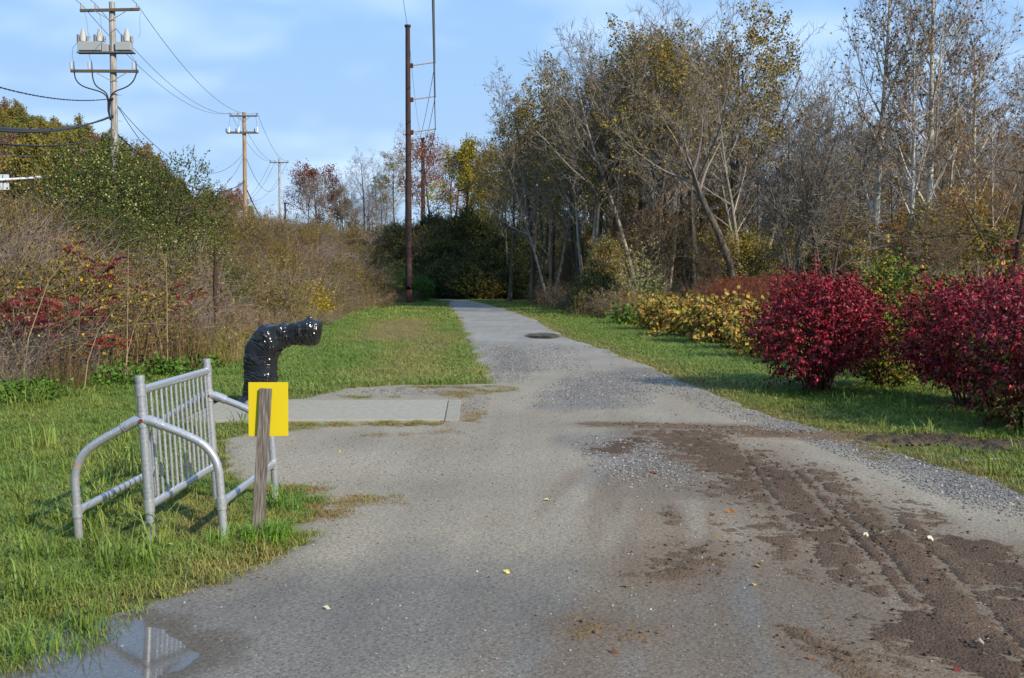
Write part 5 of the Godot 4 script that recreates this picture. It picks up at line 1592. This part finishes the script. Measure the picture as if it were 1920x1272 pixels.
func right_side() -> void:
	# named trees along the front of the wood
	var T := [
		[K.thin, 1.6, -79.0, 0.3, 1.0, "dark trunked tree at the left end of the wood, nearest the trail"],
		[K.fork, 4.5, -65.0, 1.0, 1.0, "pale grey tree forking low, left of the double grey trunk"],
		[K.fork2, 7.7, -62.0, 2.2, 1.02, "tree of several grey curving trunks in the middle of the wood edge"],
		[K.broad, 10.4, -60.5, 0.6, 0.92, "dark rough trunked tree with a wide bare crown left of the leaning tree"],
		[K.lean, 10.9, -52.0, 0.0, 1.05, "grey tree leaning left with a dark knot at its fork"],
		[K.multi, 11.9, -46.0, 0.5, 0.95, "dark tree of several thin stems right of the leaning tree"],
		[K.multi2, 13.3, -45.5, 1.9, 1.0, "dark spreading several stemmed tree behind the left crimson bush"],
		[K.syc, 20.6, -61.0, 0.8, 1.0, "tall white trunked sycamore left of the brightest white trunk"],
		[K.syc, 23.0, -59.0, 2.9, 1.02, "tall sycamore with the brightest white trunk on the right"],
		[K.syc2, 21.6, -58.0, 1.2, 0.9, "slender tan white sycamore just left of the brightest white trunk"],
		[K.syc3, 24.6, -61.0, 0.2, 1.1, "thin white stem just right of the brightest white trunk"],
		[K.syc2, 27.5, -63.0, 3.3, 0.92, "leafy topped sycamore near the right picture edge"],
		[K.syc3, 25.8, -57.0, 4.4, 0.8, "short leaning white stem in front of the yellow understory"],
		[K.gnarl, 18.8, -40.0, 0.4, 1.0, "dark gnarled bare tree at the right picture edge"],
		[K.olive, 8.0, -70.0, 0.0, 1.0, "olive leaved tree with a rounded crown behind the grey trunks"],
		[K.olive, 13.0, -71.0, 2.0, 0.98, "olive leaved tree with a broad crown behind the leaning tree"],
		[K.olive2, 10.4, -73.0, 4.0, 1.12, "thinner olive leaved tree between the two broad olive crowns"],
		[K.olive2, 3.2, -84.0, 1.0, 0.9, "small olive leaved tree at the left end of the wood"],
		[K.thin, 5.6, -72.0, 2.0, 1.05, "thin leaved brown tree behind the low forking tree"], [K.thin, -0.2, -88.0, 2.0, 0.95, "thin leaved brown tree at the left tip of the wood"], [K.olive, 2.2, -80.0, 1.0, 0.86, "full olive tree leaning over the left end of the wood"], [K.olive, 4.6, -76.0, 3.0, 0.92, "full olive tree behind the low forking tree, left part of the wood"], [K.olive2, 1.6, -94.0, 3.0, 0.94, "olive tree beyond the left tip of the wood"], [K.olive, 3.4, -96.0, 5.0, 0.9, "tall olive tree shading the far slope from the right"], [K.thin, 6.4, -90.0, 5.0, 1.0, "brown thin leaved tree deep behind the left olive trees"], [K.fork, 9.2, -63.5, 4.0, 0.95, "pale forked tree between the curving trunks and the dark trunk"], [K.fork2, 13.2, -60.0, 5.0, 0.9, "cluster of pale trunks right of the leaning tree"],
		[K.broad, 13.4, -66.0, 3.0, 0.98, "bare tree whose long twigs top the olive crowns"],
		[K.bare2, 16.2, -64.0, 0.5, 0.8, "bare grey tree in the gap left of the sycamores"],
		[K.yellow, 12.6, -70.0, 0.0, 1.0, "yellow leaved understory tree behind the leaning tree"],
		[K.yellow, 10.0, -72.0, 2.0, 0.9, "yellow leaved understory tree behind the grey curving trunks"],
		[K.olive, 8.9, -61.0, 2.4, 0.88, "olive leaved tree just left of the leaning trunk"], [K.olive, 12.4, -63.0, 5.4, 0.94, "olive leaved tree just right of the leaning trunk"], [K.yellow, 24.2, -57.0, 5.0, 0.9, "yellow understory tree beside the brightest white trunk"], [K.yellow, 26.6, -58.5, 2.0, 0.85, "yellow understory tree, second right of the brightest white trunk"], [K.yellow, 28.2, -66.0, 1.0, 1.0, "yellow understory tree right of the brightest white trunk"],
		[K.yellow, 6.8, -78.0, 3.0, 0.85, "small yellow tree deep behind the low forking tree"]]
	for q in T:
		plant(q[0], "tree", q[5], "tree", q[1], q[2], q[3], q[4])
	# a dark burl in the fork of the leaning tree
	# the wood behind
	R.seed = 301
	var placed := []
	for q in T: placed.append(Vector2(q[1], -q[2]))
	var tries := 0
	var cnt := 0
	while cnt < 150 and tries < 9000:
		tries += 1
		var d := rf(58.0, 128.0)
		var x := rf(1.0, d * 0.53)
		if not in_view(x, d, 70.0): continue
		if x < 1.5 + (92.0 - d) * 0.06: continue
		if d > 96.0 and x < 8.0: continue
		var p := Vector2(x, d)
		var ok := true
		for w in placed:
			if p.distance_squared_to(w) < 4.0 + (d - 58.0) * 0.09:
				ok = false
				break
		if not ok: continue
		placed.append(p)
		cnt += 1
		var px := 960.0 + 2000.0 * x / d
		var u := R.randf()
		var yaw := R.randf() * TAU
		var sc := rf(0.7, 0.95) * (0.85 if px > 1400 and px < 1600 else 1.0)
		if px < 1420:
			if u < 0.42: plant([K.bare, K.bare2, K.thin, K.broad][R.randi() % 4], "wood_tree", "bare grey tree standing back in the wood", "tree", x, -d, yaw, sc, "bare trees of the wood")
			elif u < 0.66: plant(K.olive2, "olive_tree", "olive leaved tree standing back in the wood", "tree", x, -d, yaw, sc * 0.9, "olive trees of the wood")
			elif u < 0.82: plant(K.yellow, "yellow_tree", "low yellow leaved tree under the taller trees", "tree", x, -d, yaw, rf(0.7, 1.1), "yellow understory trees")
			else: plant(K.fork2 if u < 0.9 else K.fork, "wood_tree", "pale forked tree standing back in the wood", "tree", x, -d, yaw, sc, "pale forked trees of the wood")
		else:
			if u < 0.42: plant([K.syc2, K.syc3, K.syc3][R.randi() % 3], "sycamore", "pale stemmed sycamore back among the right hand trees", "tree", x, -d, yaw, rf(0.72, 0.95), "pale sycamores of the wood")
			elif u < 0.8: plant([K.bare, K.bare2, K.thin][R.randi() % 3], "wood_tree", "bare grey tree standing back in the wood", "tree", x, -d, yaw, sc * 0.9, "bare trees of the wood")
			else: plant(K.yellow, "yellow_tree", "low yellow leaved tree under the taller trees", "tree", x, -d, yaw, rf(0.6, 1.0), "yellow understory trees")
	# thin saplings and brush below
	R.seed = 302
	for k in 70:
		var d := rf(48.0, 96.0)
		var x := rf(2.5, d * 0.53)
		if x < tab(BRUSH, d) + 1.2 or not in_view(x, d, 40.0): continue
		plant(K.sap if k % 2 else K.sap2, "sapling", "thin grey sapling in the brush under the wood", "sapling", x, -d, R.randf() * TAU, rf(0.5, 0.9), "saplings under the wood")
	R.seed = 303
	for k in 300:
		var d := 34.0 + pow(R.randf(), 1.4) * 66.0
		var x := rf(1.0, d * 0.53)
		if x < tab(BRUSH, d) + 0.9 or not in_view(x, d, 40.0): continue
		if d < 42.0 and x < 9.0: continue
		var u := R.randf()
		var yaw := R.randf() * TAU
		var sc := rf(0.6, 1.0)
		if u < 0.34: plant(K.bramble3, "wood_canes", "grey brown brush along the foot of the wood", "brush", x, -d, yaw, sc * 1.15, "brush at the foot of the wood")
		elif u < 0.6: plant(K.bramble2, "wood_canes", "grey brown brush along the foot of the wood", "brush", x, -d, yaw, sc * 1.15, "brush at the foot of the wood")
		elif u < 0.85: plant(K.olivebush2, "wood_shrub", "olive shrub along the foot of the wood", "shrub", x, -d, yaw, sc * 1.2, "olive shrubs at the foot of the wood")
		else: plant(K.green2, "wood_shrub", "olive shrub along the foot of the wood", "shrub", x, -d, yaw, sc * 0.55, "olive shrubs at the foot of the wood")
	R.seed = 305
	for k in 48:
		var d := rf(50.0, 84.0)
		var x := rf(3.0, d * 0.53)
		if x < tab(BRUSH, d) + 1.6 or not in_view(x, d, 40.0): continue
		plant(K.understory, "understory_tree", "small olive yellow tree under the taller trees", "small tree", x, -d, R.randf() * TAU, rf(0.55, 1.0), "olive understory of the wood")
	# named brush beside the verge
	for q in [[K.dark, 4.1, -52.5, 0.85, "dark_bush", "dark green bush at the edge of the right verge", "bush"], [K.pale, 5.6, -47.0, 0.95, "pale_shrub", "pale silvery shrub behind the straw weeds on the right", "shrub"], [K.lush, 6.4, -50.0, 0.75, "green_shrub", "green shrub just right of the pale silvery shrub", "shrub"], [K.greenweed, 4.75, -40.5, 1.7, "leafy_weed", "grey green leafy weed at the left end of the golden row", "weed"], [K.lush, 7.0, -19.5, 0.85, "green_shrub", "green shrub behind the left crimson bush", "shrub"], [K.green2, 9.2, -23.5, 0.62, "green_shrub", "yellowing green shrub behind the gap of the red bushes", "shrub"], [K.olivebush2, 7.6, -17.0, 1.4, "green_shrub", "olive shrub behind the near right crimson bush", "shrub"], [K.olivebush, 9.3, -19.0, 1.5, "green_shrub", "olive shrub at the right picture edge behind the red bush", "shrub"], [K.sumac, 8.2, -19.6, 1.12, "sumac", "dull red sumac rising behind the right hand crimson bush", "sumac"], [K.sumac2, 9.4, -20.8, 1.2, "sumac", "dull red sumac at the right edge behind the crimson bush", "sumac"]]:
		plant(q[0], q[4], q[5], q[6], q[1], q[2], q[1] * 2.0, q[3])
	R.seed = 304
	for k in 34:
		var d := rf(40.0, 82.0)
		var x: float = tab(BRUSH, d) + rf(0.1, 1.3)
		plant([K.weed, K.weed2, K.bramble][k % 3], "verge_weeds", "dry straw weeds lining the right verge before the wood", "weed", x, -d, R.randf() * TAU, rf(0.9, 1.35), "straw weeds along the right verge")
	for k in 60:
		var d := rf(25.0, 40.0)
		var x := rf(6.9, 12.5)
		if not in_view(x, d): continue
		plant(K.rustweed, "rusty_grass", "rusty red dry grass behind the golden clumps", "grass clump", x, -d, R.randf() * TAU, rf(0.8, 1.15), "rusty grass clumps")
	for k in 44:
		var d := rf(17.0, 34.0)
		var x := rf(6.6, 18.0)
		if not in_view(x, d, 90.0) or (x < 8.5 and d > 22.0): continue
		plant([K.olivebush, K.bramble3, K.weed2, K.bramble2][k % 4], "meadow_brush", "olive and brown brush in the rough ground behind the red bushes", "brush", x, -d, R.randf() * TAU, rf(0.8, 1.25), "brush behind the red bushes")

func far_side() -> void:
	# the wooded slope that closes the view past the bend
	R.seed = 401
	for k in 170:
		var d := rf(98.5, 124.0)
		var x := rf(-14.0, 9.0) if k < 120 else rf(-14.0, -3.0)
		if d < 116.0 and x < tab(PC, d) + 2.2: continue
		var u := R.randf()
		if u < (0.78 if x > -9.0 else 0.3): plant(K.dark, "slope_bush", "dark bush on the shaded slope past the bend", "bush", x, -d, R.randf() * TAU, rf(0.9, 1.5), "dark bushes on the far slope")
		elif u < 0.88: plant(K.olivebush2, "slope_shrub", "olive shrub on the shaded slope past the bend", "shrub", x, -d, R.randf() * TAU, rf(1.3, 2.0), "olive shrubs on the far slope")
		else: plant(K.bramble3, "slope_canes", "brown brush on the shaded slope past the bend", "brush", x, -d, R.randf() * TAU, rf(1.3, 1.9), "brush on the far slope")
	for q in [[K.lime, -4.9, -114.0, 0.0, 1.0, "yellow green leafy tree on the slope where the trail vanishes"], [K.rust, -9.4, -125.0, 1.0, 0.98, "rust red tree behind the second steel pole"], [K.rust, -7.2, -130.0, 3.0, 0.9, "rust brown tree left of the yellow green tree"], [K.redoak, -27.2, -150.0, 0.5, 1.0, "dark red oak with a rounded crown right of the third pole"], [K.hill2, -24.0, -152.0, 0.5, 0.55, "orange leaved tree at the right side of the red oak"], [K.bare, -20.0, -146.0, 1.2, 0.78, "bare grey tree left of the tall brown steel pole"], [K.fork, -17.4, -142.0, 2.0, 0.72, "bare pale tree just left of the tall brown steel pole"], [K.fork2, -22.6, -140.0, 2.6, 0.62, "bare tree between the red oak and the steel pole"], [K.olive2, -15.2, -140.0, 0.3, 0.75, "olive tree behind the tall brown steel pole"], [K.bare2, -13.2, -134.0, 4.3, 0.85, "bare tree between the two steel poles"], [K.lime, -1.8, -121.0, 2.3, 0.72, "smaller yellow green tree right of the leafy one on the slope"], [K.olive2, -1.4, -108.0, 2.1, 0.8, "olive tree low on the dark slope"], [K.olive, -0.2, -104.0, 2.5, 0.78, "full olive tree standing over the dark end of the trail"], [K.bare, -6.8, -121.0, 5.7, 0.72, "bare tree just left of the yellow green tree"], [K.bare, 1.0, -112.0, 0.1, 0.85, "bare tree high on the dark slope"], [K.olive2, 2.6, -104.0, 1.4, 0.82, "olive tree on the right end of the dark slope"], [K.lime, -34.5, -140.0, 1.4, 0.45, "small yellow green tree left of the third pole"], [K.rust, -28.5, -112.0, 0.4, 0.5, "small rust red tree right of the tan pole"]]:
		plant(q[0], "tree", q[5], "tree", q[1], q[2], q[3], q[4])
	R.seed = 402
	for k in 60:
		var d := rf(108.0, 165.0)
		var x := rf(-0.2 * d, -0.08 * d)
		plant([K.olivebush2, K.bramble3, K.olivebush, K.bramble2][k % 4], "ridge_brush", "brush along the ridge behind the bank", "brush", x, -d, R.randf() * TAU, rf(1.3, 2.1), "brush along the far ridge")
	for k in 22:
		var d := rf(135.0, 175.0)
		var x := rf(-0.19 * d, -0.1 * d)
		plant([K.sap, K.bare, K.fork, K.sap2][k % 4], "ridge_tree", "thin bare tree on the far ridge", "tree", x, -d, R.randf() * TAU, rf(0.42, 0.62) * (2.0 if k % 2 == 0 and k % 4 != 2 else 1.0) * (0.6 if k % 4 == 0 else 1.0), "bare trees on the far ridge")
	# hillside
	R.seed = 403
	var placed := []
	var tries := 0
	while placed.size() < 280 and tries < 9000:
		tries += 1
		var d := rf(150.0, 300.0)
		var x := rf(-0.62 * d, -0.16 * d)
		if x > -36.0 or x > -0.25 * d or (x > -0.3 * d and d < 208.0): continue
		var p := Vector2(x, d)
		var ok := true
		for w in placed:
			if p.distance_squared_to(w) < 26.0:
				ok = false
				break
		if not ok: continue
		placed.append(p)
		var u := R.randf() * 0.75 + 0.25 * (0.5 + N1.get_noise_2d(x * 3.0, d * 3.0))
		var kd := 0 if u < 0.34 else (1 if u < 0.58 else (2 if u < 0.66 else 3))
		plant(K["hill%d" % kd], "hill_tree", ["green leaved tree on the wooded hillside at left", "yellow green tree on the wooded hillside at left", "orange leaved tree on the wooded hillside at left", "brown thin leaved tree on the wooded hillside at left"][kd], "tree", x, -d, R.randf() * TAU, rf(0.7, 1.0) * (0.72 if x > -0.33 * d else 1.0), ["green hillside trees", "yellow green hillside trees", "orange hillside trees", "brown hillside trees"][kd])

# ------------------------------------------------------------------
func sky_cover() -> ImageTexture:
	var w := 1024
	var h := 512
	var f := FastNoiseLite.new()
	f.seed = 14
	f.frequency = 1.0
	f.fractal_octaves = 5
	f.noise_type = FastNoiseLite.TYPE_SIMPLEX_SMOOTH
	var d := PackedByteArray()
	d.resize(w * h * 4)
	for y in h:
		var el := PI * (0.5 - (y + 0.5) / h)
		if el < -0.05: continue
		var k := 1.0 / (sin(maxf(el, 0.0)) + 0.22)
		for x in w:
			var az := TAU * x / w
			# a sheet of thin cloud high up, drawn out along the wind
			var px := sin(az) * cos(el) * k
			var pz := cos(az) * cos(el) * k
			var a := f.get_noise_2d(px * 0.7 + pz * 0.5 + 3.0, pz * 1.1 - px * 0.5)
			var b := f.get_noise_2d(px * 2.2 + pz * 1.0 + 30.0, pz * 4.0 - px * 0.8)
			var q := clampf((a * 0.7 + b * 0.6 + 0.12) * 1.2, 0, 1)
			var o := (y * w + x) * 4
			d[o] = 255; d[o + 1] = 255; d[o + 2] = 255
			d[o + 3] = int(q * 255.0)
	return ImageTexture.create_from_image(Image.create_from_data(w, h, false, Image.FORMAT_RGBA8, d))

func _ready() -> void:
	N1.seed = 3; N1.frequency = 0.01; N1.fractal_octaves = 4
	N2.seed = 8; N2.frequency = 0.01; N2.fractal_octaves = 4
	var cam := Camera3D.new()
	cam.name = "camera"
	cam.fov = 35.28
	cam.far = 4000.0
	cam.position = Vector3(0, 1.6, 0)
	cam.rotation_degrees = Vector3(-3.03, 0, 0)
	add_child(cam)
	cam.current = true
	var sky := ProceduralSkyMaterial.new()
	sky.sky_top_color = Color(0.5, 0.68, 0.88)
	sky.sky_horizon_color = Color(0.69, 0.79, 0.885)
	sky.sky_curve = 0.14
	sky.ground_bottom_color = Color(0.3, 0.28, 0.22)
	sky.ground_horizon_color = Color(0.6, 0.66, 0.7)
	sky.sky_cover = sky_cover()
	sky.sky_cover_modulate = Color(1, 1, 1, 0.21)
	sky.sun_angle_max = 1.0
	var env := Environment.new()
	env.background_mode = Environment.BG_SKY
	env.sky = Sky.new()
	env.sky.sky_material = sky
	env.tonemap_mode = Environment.TONE_MAPPER_LINEAR
	env.tonemap_exposure = 1.32
	env.background_energy_multiplier = 1.0
	env.sdfgi_enabled = true
	env.ssao_enabled = true
	env.ssil_enabled = true
	var we := WorldEnvironment.new()
	we.name = "world_environment"
	we.environment = env
	add_child(we)
	var sun := DirectionalLight3D.new()
	sun.name = "sun"
	sun.light_energy = 1.5
	sun.light_color = Color(1.0, 0.95, 0.87)
	sun.light_angular_distance = 0.53
	sun.shadow_enabled = true
	add_child(sun)
	# from behind the camera on the right, 32 degrees up
	sun.look_at_from_position(Vector3.ZERO, Vector3(-0.72 * cos(deg_to_rad(32)), -sin(deg_to_rad(32)), -0.69 * cos(deg_to_rad(32))), Vector3.UP)

	make_materials()
	terrain()
	path_mesh()
	mud_mesh()
	slab()
	puddles()
	transformer_pole()
	var p2 := plain_pole(-23.4, 94.0, 16.45, 16.1, 1.22, 0.2, Color(0.8, 0.68, 0.53), "tan wooden utility pole with a white box, second of the row", 14.66)
	var g2 := ground(-23.4, -94.0)
	part("white_box", boxm(Vector3(-0.42, 7.45 - g2, 0.1), Vector3(0.17, 0.42, 0.16), 0.02, Color(0.88, 0.89, 0.9), "paint"), p2)
	plain_pole(-30.1, 139.0, 17.65, 17.1, 1.22, 0.19, Color(0.85, 0.84, 0.82), "pale grey wooden utility pole, third of the row")
	plain_pole(-51.0, 195.0, 18.8, 18.2, 1.25, 0.18, Color(0.62, 0.6, 0.58), "small far utility pole before the hillside")
	var gp := MB.new()
	gp.rod(Vector3(0, -0.3, 0), Vector3(-0.55, 2.1, 0), 0.05, 6, Color(0.78, 0.77, 0.74))
	var gw := single("leaning_post", gp.mesh(M.paint), "short white leaning post below the third pole", "post")
	gw.position = Vector3(-28.0, 5.4, -134.0)
	steel_pole(-7.72, 80.0, 20.6, 0.26, 0.175, [17.9, 15.4, 13.0], 1.0, "tall dark brown steel pole with three side arms and a rusty foot", true)
	steel_pole(-12.45, 150.0, 21.7, 0.33, 0.24, [19.5, 17.4, 15.3], -1.0, "second dark brown steel pole farther along the trail", false)
	steel_pole(-50.8, 240.0, 19.4, 0.3, 0.2, [18.0, 15.7, 13.5], 1.0, "third and farthest dark steel pole beside the pale wooden pole", false)
	lines()
	mast_arm()
	kinds()
	right_side()
	far_side()
	left_bank()
	red_bushes()
	bike_rack()
	sign_and_stake()
	wrapped_fountain()
	stones()
	grass()
